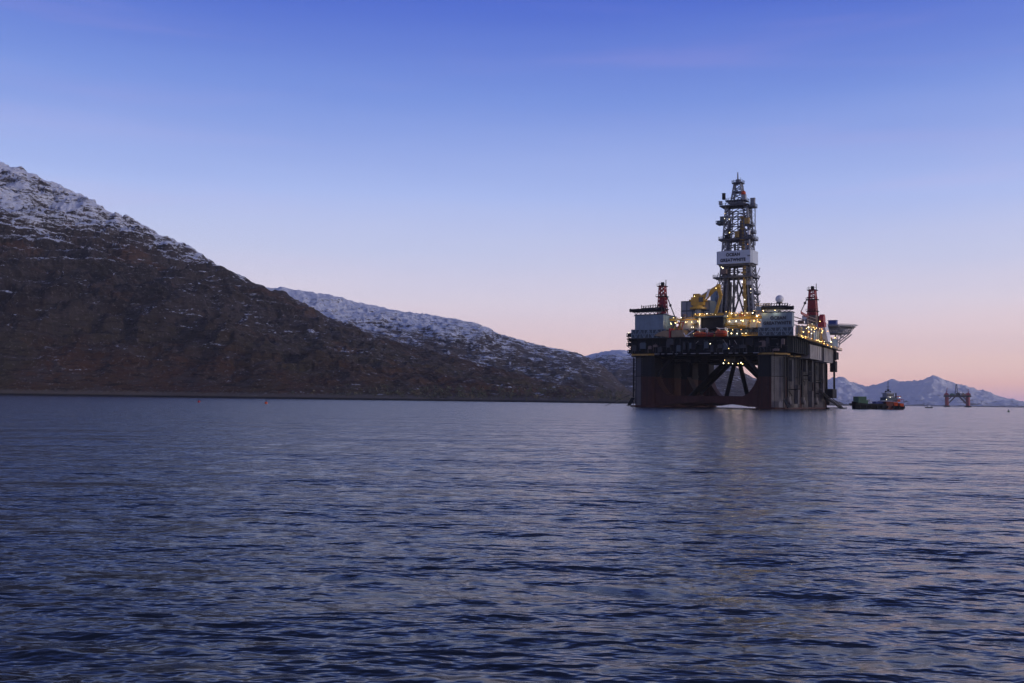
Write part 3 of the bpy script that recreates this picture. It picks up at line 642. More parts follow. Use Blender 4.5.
for q in (-0.9, -0.3, 0.3, 0.9): b.tube((q, 0, 102), (q, 0, 110), 0.12, n=5)
tb = b.build('travelling_block', M['brown'], derr); tb.location = (2.8, -1.5, 0)
def platform(z, x0, x1, y0, y1, rail=True, th=0.7, name='platform', m='derrick_dark'):
    b = MB(); b.box(x0, x1, y0, y1, z, z + th)
    if rail:
        for (a, c) in (((x0, y0), (x1, y0)), ((x1, y0), (x1, y1)), ((x1, y1), (x0, y1)), ((x0, y1), (x0, y0))):
            L = (Vector((*c, 0)) - Vector((*a, 0))).length; n = max(2, int(L / 1.6))
            b.beam((*a, z + th + 1.1), (*c, z + th + 1.1), 0.13); b.beam((*a, z + th + 0.55), (*c, z + th + 0.55), 0.1)
            for k in range(n + 1):
                u = k / n; p = (a[0] + (c[0] - a[0]) * u, a[1] + (c[1] - a[1]) * u); b.beam((*p, z + th), (*p, z + th + 1.1), 0.12)
    b.build(name, M[m], derr)
platform(70.8, -12.0, 10.0, -6.5, 5.5); platform(91.4, -9.2, 9.6, -5.6, 5.0, th=0.9); platform(100.4, -10.6, -6.0, -5.8, 0)
platform(98.6, 5.5, 9.0, -5.8, 0); platform(110, -8.8, 6.8, -5.2, 4.4, th=0.6); platform(112.9, -6.0, 5.0, -4.0, 3.8, th=0.5)
b = MB()
for k in range(9): b.beam((-6 + 1.35 * k, -4.2, 110.4), (-5.2 + 1.35 * k, -3.8, 113), .3)
b.box(-4.5, 3.8, -3, 3, 111.5, 112.4); b.build('water_table', M['derrick'], derr)
platform(108.5, 6.0, 10.4, -4.5, 0.5, th=0.8); platform(62, 8.5, 11.4, -4, 3); platform(59, -11.4, -8.5, -4, 3)
platform(94.5, 7.6, 10.0, -5, 0)
for k, (x, y, z, sx, sz, m) in enumerate(((-8.2, -5.0, 111.1, 1.6, 1.6, 'panel_grey'), (-6.2, -5.6, 113.6, 1.5, 3.2, 'steel_dark'), (5.0, -5.4, 112.5, 2.0, 2.6, 'panel_grey'),
                                          (9.0, -3.2, 109.3, 2.4, 4.0, 'derrick'), (-7.2, -5.2, 101.4, 2.0, 2.8, 'blue_dark'), (-8.9, -6.0, 100.3, 1.6, 1.6, 'blue_dark'), (6.6, -5.5, 99.4, 2.6, 3.0, 'yellow_dull'),
                                          (7.6, -5.6, 93.4, 1.2, 2.2, 'white'), (1.2, -5.8, 92.4, 2.2, 3.0, 'yellow_dull'), (-3.8, -6.5, 92.3, 2.6, 1.6, 'steel_dark'), (8.0, -7.0, 66.5, 2.2, 1.8, 'panel_grey'), (-5.5, -7, 73, 3.2, 2.2, 'brown'))):
    b = MB(); b.cbox(-sx / 2, sx / 2, -1.0, 1.0, 0, sz, 0.25); b.box(-sx / 2 - 0.1, sx / 2 + 0.1, -1.1, 1.1, sz, sz + 0.15)
    b.build('equipment_box', M[m], derr, (x, y, z))
# crown: water-table section and masthead
b = MB()
for sx in (-1, 1):
    for sy in (-1, 1):
        p = [Vector((sx * (3.1 - 1.3 * t), sy * (2.6 - 1.0 * t), 113.8 + 9.2 * t)) for t in (0, 0.33, 0.66, 1)]
        b.beam(p[0], p[3], 0.55)
for t0, t1 in ((0, .33), (.33, .66), (.66, 1)):
    for (a, c) in (((-1, -1), (1, -1)), ((1, -1), (1, 1)), ((1, 1), (-1, 1)), ((-1, 1), (-1, -1))):
        f = lambda s_, t: Vector((s_[0] * (3.1 - 1.3 * t), s_[1] * (2.6 - 1.0 * t), 113.8 + 9.2 * t))
        b.beam(f(a, t0), f(c, t1), 0.3); b.beam(f(c, t0), f(a, t1), 0.3); b.beam(f(a, t1), f(c, t1), 0.4)
b.build('crown_frame', M['derrick'], derr)
platform(122.6, -2.9, 2.9, -2.2, 2.2, th=0.6); platform(117.8, -2.7, 2.7, -2.2, 2.2, rail=False, th=0.5)
b = MB(); b.cbox(-1.1, 1.1, -1.1, 1.1, 123.2, 125.0, 0.3); b.tube((-0.2, 0, 124.8), (-0.2, 0, 129.0), 0.45, 0.3); b.tube((1.4, 0, 123.2), (1.4, 0, 126), 0.12); b.tube((-2.4, 0, 123.2), (-2.4, 0, 125.2), 0.15)
b.build('masthead', M['derrick'], derr)
b = MB(); b.ball((0, 0, 0), 1.3, 12, 8); b.tube((0, 0, -2.2), (0, 0, -0.8), 0.25); b.build('beacon', M['orange'], derr, (4.0, -3.4, 116.6))
# outrigged hoist tracks on the starboard side (thin hanging lattice)
b = MB()
for (x, y) in ((8.6, -3), (10.0, -3), (10.0, -1.6)): b.beam((x, y, 88), (x, y, 110), 0.2)
for z in range(88, 109, 3): b.beam((8.6, -3, z), (10.0, -3, z + 1.5), 0.12); b.beam((10.0, -3, z + 1.5), (8.6, -3, z + 3), 0.12); b.beam((10, -3, z), (10, -1.6, z + 1.5), 0.12)
b.build('hoist_track', M['derrick'], derr)
b = MB()
b.beam((5, -4.2, 104), (8.6, -4.6, 92), 0.9); b.build('pipe_chute', M['derrick_dark'], derr)
for (x0_, x1_) in ((-9, -5), (9, 5)): b = MB(); b.beam((x0_, -4.5, 78), (x1_, -4.5, 70), 0.6); b.build('brace', M['derrick_dark'], derr)
b = MB()
for k in range(6): b.beam((10.3 + 0.1 * k, -2, 50 + 4.4 * k), (11.4, 2, 54.4 + 4.4 * k), 0.25)
b.build('stair_run', M['derrick_dark'], derr); b = MB()
for k in range(7): b.beam((-10.4, -5, 46 + 4 * k), (-9.4, -4.6, 50 + 4 * k), 0.35)
b.build('stair_run', M['derrick_dark'], derr)
# the name sign wrapped round the derrick
b = MB(); b.cbox(-9.9, 9.9, -7.4, 4.6, 78.2, 85.2, 1.1, 0); b.cbox(-8.8, 8.8, -6.4, 3.6, 77.2, 78.2, 1.0, 1)
for z in (78.3, 84.85): b.cbox(-9.97, 9.97, -7.47, 4.67, z, z + 0.25, 1.15, 0)
sg = b.build('name_sign', [M['sign'], M['derrick_dark']], derr)
lettering('OCEAN', sg, (-0.5, -7.52, 82.3), 2.3, 7.6, M['letter'], 0.05)
lettering('GREATWHITE', sg, (-0.6, -7.52, 79.4), 2.3, 13.8, M['letter'], 0.05)
lettering('TM', sg, (7.9, -7.52, 81.6), 1.1, 1.5, M['letter'], 0.03)

# drill floor and substructure modules amidships
def module(x0, x1, y0, y1, z0, z1, mat, n=0, name='deck_module', nz=0, proud=0.12):
    b = MB(); b.box(x0, x1, y0, y1, z0, z1, 0); o = P(name, b, M[mat])
    return o
module(-23, -13.5, -30, -18, 34.9, 42, 'panel_grey')
sub = module(-17, 20.5, -20, 22, 34.9, 45.0, 'panel_grey', name='drill_floor_substructure')
module(-13, 27, -34, -20, 34.9, 40.5, 'blue_dark')
front_face = module(-15.5, -3, -40, -30, 39.6, 44.2, 'panel_grey')
module(6.8, 26, -40, -30, 39.8, 44.0, 'panel_grey'); module(21, 28, -30, -10, 39, 51.0, 'blue_grey'); module(14, 21, -36, -28, 44, 47.5, 'panel_grey')
b = MB(); b.box(-2.5, 9.0, -45, -36, 39.2, 44.8, 0); b.box(-5.5, 9.8, -47, -35, 44.8, 45.6, 1); b.beam((-3.0, -45.5, 39.5), (-3.0, -45.5, 44.8), 0.9, m=2)
P('control_cabin', b, [M['steel_dark'], M['blue_dark'], M['white']])
# windwall of framed panels on the port side of the drill floor
ww = empty('windwall', (0, 0, 0), 0, rig)
b = MB()
for x in np.linspace(-20.6, -5.4, 6): b.box(x - 0.2, x + 0.2, -24.5, -24.0, 45.5, 55.8)
for z in (45.5, 50.6, 55.6): b.box(-20.8, -5.2, -24.52, -23.98, z - 0.2, z + 0.2)
b.box(-20.6, -5.4, -23.9, -14, 45.2, 55.9); b.build('frame', M['blue_dark'], ww)
pb = MB(); pb.box(-1.3, 1.3, -0.12, 0.12, -2.2, 2.2); pm = pb.mesh('panel', M['panel_grey']); pm2 = pb.mesh('panel', M['blue_grey'])
for i in range(5):
    for j in range(2): piece('panel', pm2 if i == 2 else pm, ww, (-19.08 + 3.04 * i, -24.3, 48.05 + 5.05 * j))
b = MB(); b.cbox(-12.5, -6.2, -2, 8, 48, 63.0, 0.4); P('drawworks_house', b, M['blue_grey'])
# knuckle-boom crane, yellow
kc = empty('knuckle_crane', (-10.5, -27, 0), 0, rig)
b = MB(); b.tube((0, 0, 45), (0, 0, 51), 1.6, n=14); b.build('pedestal', M['panel_grey'], kc)
b = MB(); b.tube((0, 0, 51), (0, 0, 52), 4.2, n=16); b.box(-3.2, 3.2, -2, 2, 53, 57.2); b.tube((0, 0, 52), (0, 0, 53.2), 2.6, n=14); b.cbox(-4.4, 4.4, -2.2, 2.2, 55.2, 56.0, .4); b.cbox(-2.4, 1.0, -1.6, 1.6, 57.2, 59, .4); b.build('slewing_house', M['yellow'], kc)
b = MB(); b.box(1.2, 3.4, -2.6, -1.9, 54.6, 57.0); b.build('cab_window', M['glass'], kc)
b = MB(); b.beam((1.5, 0, 56.5), (10.6, 0, 62.2), 1.5, 1.9); b.beam((10.6, 0, 63.0), (12.2, 0, 57.5), 1.5, 1.7); b.beam((12.2, 0, 57.5), (8.8, 0, 46.8), 1.1, 1.3); b.ball((10.8, 0, 62.4), 1.4, 10, 6); b.beam((3.5, 0, 55), (8, 0, 59.4), .6); b.build('boom', M['yellow'], kc)
b = MB(); b.beam((0.5, 1.5, 58), (8.5, 1.5, 62.5), 0.45); b.beam((5, -1, 57), (6.4, -1, 61), 0.9, m=0); b.build('ram', M['white'], kc)

# pedestal cranes with red gantry towers
def ped_crane(x, y, zb, h, boomq, flip=1):
    c = empty('pedestal_crane', (x, y, 0), 0, rig)
    b = MB(); b.tube((0, 0, 34.9), (0, 0, zb), 2.0, n=16); b.tube((0, 0, zb - 0.9), (0, 0, zb), 2.9, n=16); b.build('pedestal', M['blue_dark'], c)
    b = MB(); b.cbox(-2.6, 2.6, -3.0, 3.4, zb, zb + 3.4, 0.5); b.box(-2.9, 2.9, -3.4, 3.8, zb - 0.25, zb); b.build('slewing_house', M['brown'], c)
    b = MB(); t = zb + 3.4; H = h
    for sx in (-1, 1):
        for sy in (-1, 1): b.beam((sx * 2.3, sy * 1.8, t - 1), (sx * 1.45, sy * 1.2, t + H), 0.5)
    n = 7
    for k in range(n):
        z0, z1 = t + H * k / n, t + H * (k + 1) / n; w0, w1 = 2.3 - .85 * k / n, 2.3 - .85 * (k + 1) / n
        for sy in (-1, 1): b.beam((-w0, sy * 1.6, z0), (w1, sy * 1.5, z1), 0.3); b.beam((w0, sy * 1.6, z0), (-w1, sy * 1.5, z1), 0.3); b.beam((-w1, sy * 1.5, z1), (w1, sy * 1.5, z1), 0.35)
        for sx in (-1, 1): b.beam((sx * w0, -1.6, z0), (sx * w1, 1.5, z1), 0.3)
    b.cbox(-1.75, 1.75, -0.5, 0.9, t, t + H * 0.60, 0.3)
    b.build('gantry_tower', M['red'], c)
    for zz, w in ((t + H * 0.60, 2.9), (t + H * 0.97, 2.3), (t + H * 0.15, 2.9)):
        b = MB(); b.box(-w, w, -2.2, 2.0, zz, zz + 0.35)
        for u in np.linspace(-w, w, 5): b.beam((u, -2.2, zz), (u, -2.2, zz + 1.3), 0.13)
        b.beam((-w, -2.2, zz + 1.3), (w, -2.2, zz + 1.3), 0.14); b.build('platform', M['steel_dark'], c)
    b = MB(); b.tube((-0.7, 0, t + H + 1.0), (0.7, 0, t + H + 1.0), 1.0, n=12); b.beam((1.9, 0, t + H), (1.9, 0, t + H + 3.2), 0.3); b.beam((-1.9, 0, t + H), (-1.9, 0, t + H + 1.9), 0.2)
    b.build('head_sheave', M['steel_dark'], c)
    # lattice boom resting low
    b = MB(); p, q = Vector((1.5 * flip, -2.5, zb + 2)), Vector(boomq); d = q - p; N = 9
    for oy in (-0.8, 0.8):
        for oz in (0, 1.4): b.beam(p + Vector((0, oy, oz)), q + Vector((0, oy * .4, oz * .5)), 0.32)
    for k in range(N):
        u0, u1 = p + d * k / N, p + d * (k + 1) / N; b.beam(u0 + Vector((0, -.8, 0)), u1 + Vector((0, -.7, 1.3)), .2); b.beam(u0 + Vector((0, -.8, 1.3)), u1 + Vector((0, -.7, 0)), .2)
    b.build('boom', M['red'], c)
    b = MB(); tip = Vector((2.2 * flip, -1, t + H * 0.72)); e = Vector((q.x * 0.9 if flip > 0 else q.x, q.y, q.z + 1.0))
    for oy in (-0.5, 0, 0.5): b.beam(tip + Vector((0, oy, 0)), e + Vector((0, oy, 0)), 0.16)
    m_ = tip.lerp(e, 0.42); b.ball(m_, 0.75, 8, 6); b.build('hoist_wire', M['rope'], c)
    b = MB(); b.cbox(-1.2, 1.2, -1.3, 1.3, 0, 2.6, 0.2); b.build('cab', M['white'], c, (3.2 * flip, -3.2, zb + 0.6))
    return c
ped_crane(-29.8, -28, 45.6, 15.0, (11.5, -6.0, 43.0))
ped_crane(41.3, 2.0, 45.0, 13.5, (-4, -8.0, 49.0), -1)
# starboard machinery beside the crane
b = MB(); b.tube((44.4, 5, 46.6), (46.6, 5, 46.6), 2.6, n=18); b.box(43.8, 47.0, 2.6, 7.4, 42.6, 45.2); P('red_drum', b, M['red'])
b = MB()
vs = [(39.5, 14, 35.5), (46.5, 14, 35.5), (44.5, 14, 45.0), (40.5, 14, 45.0), (39.5, 22, 35.5), (46.5, 22, 35.5), (44.5, 22, 45.0), (40.5, 22, 45.0)]
b.add(vs, [(0, 1, 2, 3), (7, 6, 5, 4), (0, 4, 5, 1), (1, 5, 6, 2), (2, 6, 7, 3), (3, 7, 4, 0)]); P('white_hood', b, M['white'])
b = MB(); b.cbox(36.5, 45.4, 33, 44, 32.6, 38.2, 1.0); P('lifeboat_station_house', b, M['blue_grey'])
module(38, 44, -20, -10, 34.9, 41.5, 'panel_grey'); module(38, 44.2, -8, 4, 34.9, 40.2, 'blue_grey'); module(36, 42, 4, 14, 34.9, 43, 'brown')
module(40, 45.2, 14, 28, 33, 37, 'blue_dark')
# tubular framework between the houses and the crane
b = MB()
for z in (41.5, 43, 44.6, 46.2): b.beam((44.2, -22, z), (44.2, -4, z), 0.35)
for y in (-22, -16, -10, -4): b.beam((44.2, y, 36), (44.2, y, 46.4), 0.4)
for z in (42, 44, 46): b.beam((38, -22, z), (38, 0, z), 0.4)
P('pipe_framework', b, M['brown'])
# starboard stepped walkway with toe boards
b = MB()
pts = [(45.2, -46, 34.4), (45.2, -20, 33.6), (45.4, 5, 33.2), (45.6, 25, 32.6), (46.4, 32, 32.2), (46.4, 45, 32.2)]
for p, q in zip(pts[:-1], pts[1:]):
    b.beam(p, q, 1.6, 0.3, 1)
    b.beam((p[0] + .7, p[1], p[2] + 1.2), (q[0] + .7, q[1], q[2] + 1.2), 0.18); b.beam((p[0] + .7, p[1], p[2] + .6), (q[0] + .7, q[1], q[2] + .6), 0.14)
    n = max(1, int((Vector(q) - Vector(p)).length / 2))
    for k in range(n + 1): v = Vector(p).lerp(Vector(q), k / n); b.beam(v + Vector((.7, 0, 0)), v + Vector((.7, 0, 1.2)), 0.14)
P('side_walkway', b, [M['yellow'], M['steel_dark']])

# helideck on its lattice outrigger, aft starboard
hd = empty('helideck', (43.0, 46, 1.4), 0, rig)
b = MB(); o8 = [(11 * math.cos(math.pi / 8 + k * math.pi / 4), 11 * math.sin(math.pi / 8 + k * math.pi / 4)) for k in range(8)]
b.prism(o8, 44.2, 44.8); b.prism([(x * 1.06, y * 1.06) for x, y in o8], 44.0, 44.15); b.build('deck_plate', M['panel_grey'], hd)
b = MB()
ring = lambda r_, z: [Vector((r_ * math.cos(math.pi / 8 + k * math.pi / 4), r_ * math.sin(math.pi / 8 + k * math.pi / 4), z)) for k in range(8)]
A_, B_ = ring(10.6, 43.9), ring(8.0, 40.4)
for k in range(8):
    b.beam(A_[k], A_[(k + 1) % 8], .35); b.beam(B_[k], B_[(k + 1) % 8], .35); b.beam(A_[k], B_[k], .3); b.beam(A_[k], B_[(k + 1) % 8], .25)
for k in range(-5, 6):
    y = k * 1.85; w = 9.6 - abs(k) * .5
    b.beam((-w, y, 43.8), (w, y, 43.8), .25); b.beam((-w + 2, y, 40.6), (w - 2, y, 40.6), .25)
    for j in range(7): xx = -w + 2 * w * j / 7; b.beam((xx, y, 43.8), (xx + w / 7, y, 40.6), .2); b.beam((xx + w / 7, y, 40.6), (xx + 2 * w / 7, y, 43.8), .2)
for y in (-6, 0, 6):
    b.beam((8, y, 40.3), (1, y, 34.5), .5); b.beam((2, y, 40.3), (1, y, 33), .4); b.beam((-6, y, 40.3), (-6, y, 33), .4); b.beam((5, y, 37.8), (2, y, 40.2), .3)
b.build('support_truss', M['panel_grey'], hd)
b = MB()
for k in range(8):
    p, q = Vector((*o8[k], 44.6)), Vector((*o8[(k + 1) % 8], 44.6)); d = Vector((p.x + q.x, p.y + q.y, 0)).normalized() * 1.6
    for j in range(7): v = p.lerp(q, j / 6); b.beam(v, v + d + Vector((0, 0, .5)), .1)
    b.beam(p + d + Vector((0, 0, .5)), q + d + Vector((0, 0, .5)), .14)
b.build('safety_net', M['derrick'], hd)
b = MB(); b.cbox(-1.5, 3.0, -9.5, -6.0, 44.9, 47.0, .3); b.box(-1.7, 3.2, -9.7, -5.8, 47.0, 47.3); b.build('fire_house', M['blue'], hd)

# radome
rd = empty('radome', (30.0, -20, 0), 0, rig)
b = MB(); b.ball((0, 0, 55.4), 2.05, 20, 14); b.build('dome', M['white'], rd)
b = MB(); b.tube((0, 0, 48), (0, 0, 53.8), .7, .5); b.box(-1.4, 1.4, -1.4, 1.4, 53.2, 53.6); b.build('mast', M['steel_dark'], rd)

# deck edge galleries at the port corner
for (x0, x1, y0, y1, z) in ((-41.6, -38, -48, -36, 36.0), (-41.0, -38.5, -49, -40, 31.0), (-41.8, -38.5, -46, -38, 27.6), (-40.6, -38.5, -49, -44, 33.4)):
    b = MB(); b.box(x0, x1, y0, y1, z, z + .4, 0); b.box(x0 + .3, x1, y0 + .5, y0 + 3, z + .4, z + 1.9, 0)
    for k in range(5): b.beam((x0, y0 + (y1 - y0) * k / 4, z), (x0, y0 + (y1 - y0) * k / 4, z + 1.6), .16)
    for k in range(3): b.beam((x0 + (x1 - x0) * k / 2, y0, z), (x0 + (x1 - x0) * k / 2, y0, z + 1.6), .16)
    b.beam((x0, y0, z + 1.6), (x0, y1, z + 1.6), .2); b.beam((x0, y0, z + 1.6), (x1, y0, z + 1.6), .2); b.beam((x0, y0 + 1, z), (x1, y0 + 1, z - 1.8), .3)
    P('gallery', b, M['steel_dark'])

# yellow handrails along the deck fronts
def handrail(p, q, h=1.2, m='yellow', toe=0.35, sp=2.0):
    b = MB(); p, q = Vector(p), Vector(q); n = max(1, int((q - p).length / sp)); U = Vector((0, 0, 1))
    b.beam(p + U * h, q + U * h, .2); b.beam(p + U * h * .5, q + U * h * .5, .15); b.beam(p + U * toe / 2, q + U * toe / 2, .15, toe)
    for k in range(n + 1): v = p.lerp(q, k / n); b.beam(v, v + U * h, .15)
    P('handrail', b, M[m])
for a in (((6.6, -43.2, 40.4), (15.5, -43.2, 40.4)), ((-5.5, -47, 45.6), (9.8, -47, 45.6)), ((7, -41.5, 39.6), (19, -41.5, 39.6)),
          ((8, -43, 40.6), (15, -43, 40.6)), ((21, -30.4, 51.2), (28, -30.4, 51.2)), ((-20.8, -40, 39), (-14, -40, 39)), ((19.5, -48.6, 35.2), (27, -48.6, 35.2)), ((-12, -26, 56), (-6, -26, 56)), ((-38, -49, 26.6), (-24, -49.2, 26.6)),
          ((-14, -2.3, 63), (-6, -2.3, 63)), ((44.6, -22, 41), (44.6, -6, 41))): handrail(*a)
for a in (((-21, -40.2, 44.3), (-5.5, -40.2, 44.3)), ((6.5, -40.5, 44.2), (27, -40.5, 44.2)), ((9, -38, 46.2), (27.5, -38, 46.2)), ((7, -41.5, 39.4), (19, -41.5, 39.4))): handrail(*a, 1.3, 'yellow', 0.85)
# pumps, winches, tanks and lockers about the open deck
rng = random.Random(5)
spots = [(x, -44 + rng.uniform(-2.5, 2), 34.9) for x in np.linspace(-19, 26, 13)] + [(x, -37 + rng.uniform(-2, 2), 44.3) for x in np.linspace(-14, 25, 14)] + \
        [(x, -24 + rng.uniform(-3, 3), 45.1) for x in np.linspace(-4, 19, 9)] + [(41.5 + rng.uniform(-1.5, 2), y, 38 + rng.uniform(-3, 5)) for y in np.linspace(-20, 30, 12)] + \
        [(-20.5 + rng.uniform(-.8, .8), y, 34.9 + 0.4) for y in (-46, -42, -38)]
for i, (x, y, z) in enumerate(spots):
    k = i % 4; m = M[rng.choice(['yellow', 'yellow', 'yellow_dull', 'panel_grey', 'orange', 'brown', 'blue_grey', 'light_grey', 'steel_dark'])]
    s = rng.uniform(.8, 1.5); b = MB()
    if k == 0: b.tube((-s * 1.3, 0, s), (s * 1.3, 0, s), s * .8, n=12); b.box(-s * 1.5, s * 1.5, -s * .7, s * .7, 0, s * .35); n_ = 'winch'
    elif k == 1: b.tube((0, 0, 0), (0, 0, s * 2.2), s * .8, n=12); b.ball((0, 0, s * 2.2), s * .8, 12, 6, sz=.4); b.beam((0, 0, s * 2.4), (0, 0, s * 3.1), .2); n_ = 'tank'
    elif k == 2: b.cbox(-s * 1.2, s * 1.2, -s * .8, s * .8, 0, s * 1.6, .15); b.box(-s * .9, s * .9, -s * .5, s * .5, s * 1.6, s * 1.9); n_ = 'locker'
    else:
        for q in (-1, 0, 1): b.beam((q * s, 0, 0), (q * s, 0, s * 2.4), .3)
        b.beam((-s, 0, s * 2.3), (s, 0, s * 2.3), .3); b.beam((-s, 0, 0), (s, 0, s * 2.3), .25); n_ = 'pipe_frame'
    b.build(n_, m, rig, (x, y, z), rng.uniform(-.3, .3))
pr = random.Random(8)
for (x0, x1, yy, z0, z1, n, mt) in ((-20, 27, -43.5, 35, 39.5, 70, 'light_grey'), (-20, 27, -41.6, 39.5, 44.5, 60, 'yellow_dull'), (-14, 27, -35, 44.5, 48.5, 60, 'yellow'), (-5, 21, -22, 45.2, 49.5, 60, 'derrick'), (-21, -6, -40.5, 44.4, 46, 20, 'panel_grey'), (-38, 43, -49.9, 27.4, 34, 46, 'steel_mid')):
    b = MB()
    for k in range(n):
        x, z = pr.uniform(x0, x1), pr.uniform(z0, z1); y = yy + pr.uniform(-.3, 1.4 if yy > -49 else .1); t_ = pr.choice([.14, .18, .26, .34])
        if pr.random() < .5: b.beam((x, y, z0), (x, y, z), t_)
        elif pr.random() < .6: b.beam((x, y, z), (min(x1, x + pr.uniform(1.5, 6)), y, z), t_)
        else: b.beam((x, y, z), (min(x1, x + pr.uniform(.8, 2)), y, max(z0, z - pr.uniform(.8, 2))), t_)
        if pr.random() < .25: b.tube((x, y, z - .3), (x, y, z + .4), pr.uniform(.3, .6), n=8)
    P('pipework', b, M[mt], kind='stuff')
b = MB()
for k in range(40):
    y, z = pr.uniform(-46, 45), pr.uniform(34.6, 41); b.beam((44.4, y, 34.4), (44.4, y, z), pr.choice([.16, .25])); b.beam((44.4, y, z), (44.4, y + pr.uniform(.8, 4), z + pr.uniform(-.8, .2)), .2)
P('pipework', b, M['yellow_dull'], kind='stuff')
b = MB()
for k in range(60):
    sx_ = pr.choice([34.5, 38.9]); y = pr.uniform(-40, 40); z = pr.uniform(14, 31); b.beam((sx_, y, z), (sx_, y, z - pr.uniform(2, 8)), pr.choice([.2, .35]))
    if k % 3 == 0: b.beam((sx_, y, z), (sx_, y + pr.uniform(1, 5), z), .25)
for k in range(60):
    x, y, z = pr.uniform(-26, 30), pr.uniform(-34, -20), pr.uniform(23, 26); b.beam((x, y, 26.6), (x, y, z), .3); b.beam((x, y, z), (x + pr.uniform(1, 4), y, z), .25)
P('pipework', b, M['steel_mid'], kind='stuff')
# davit frames for the boats
def davit(x, z, w=4.0):
    b = MB()
    for s in (-1, 1):
        b.beam((s * w / 2, 0, 0.5), (s * w / 2, -1.5, 4.4), .4); b.beam((s * w / 2, -1.5, 4.4), (s * w / 2, -4.0, 4.6), .35); b.beam((s * w / 2, -1.3, 3.0), (s * w / 2 - .9 * s, -3.2, 4.5), .3)
        b.beam((s * w / 2, 0, 4.4), (s * .6, -1, 1.6), .3)
    b.beam((-w / 2, -1.5, 4.4), (w / 2, -1.5, 4.4), .35)
    b.build('davit', M['white'], rig, (x, -47.5, z))
davit(-0.5, 34.6, 5.0); davit(9.8, 34.6, 4.4)
b = MB(); b.beam((-9, -50, 35.4), (-4.6, -50, 38.3), .5); b.beam((-8.6, -50, 35.2), (-9.8, -50, 37.2), .4); b.beam((-8.9, -50, 35.4), (-6.6, -50, 35.2), .4); P('davit', b, M['white'])
b = MB()
for s in (-1, 1):
    b.beam((16 + s * 2, -50.5, 30), (15 + s * 1.2, -50.5, 33), .2)
b.beam((13, -50.5, 30), (18, -50.5, 30), .2); b.beam((10.5, -50.5, 33.5), (13, -50.5, 30), .22); b.beam((-5, -50.5, 30.2), (-2, -50.5, 33), .22); P('ladder_frame', b, M['light_grey'])
# tan tanks at the port bow
b = MB(); n = 8
for k in range(n):
    pass
b.add([(-25.5, -50.5, 36.0), (-17.5, -50.5, 35.2), (-17.5, -50.5, 38.4), (-20, -50.5, 38.6), (-23, -50.5, 37.6), (-25.5, -44, 36.0), (-17.5, -44, 35.2), (-17.5, -44, 38.4), (-20, -44, 38.6), (-23, -44, 37.6)],
      [(0, 1, 2, 3, 4), (9, 8, 7, 6, 5), (0, 5, 6, 1), (1, 6, 7, 2), (2, 7, 8, 3), (3, 8, 9, 4), (4, 9, 5, 0)])
P('tan_bin', b, M['tan'])
b = MB(); b.cbox(-16.6, -9.6, -50.5, -44, 35.2, 38.6, .6); P('tan_bin', b, M['tan'])
b = MB(); b.box(-17.4, -16.7, -50.9, -44, 34.9, 39.6); P('red_locker', b, M['red'])
b = MB()
for q in (-15.5, -13.5): b.beam((q, -44, 38.6), (q + 1.5, -44, 43.2), .35)
b.beam((-15.5, -44, 42.8), (-12, -44, 42.8), .35); P('pipe_frame', b, M['red'])

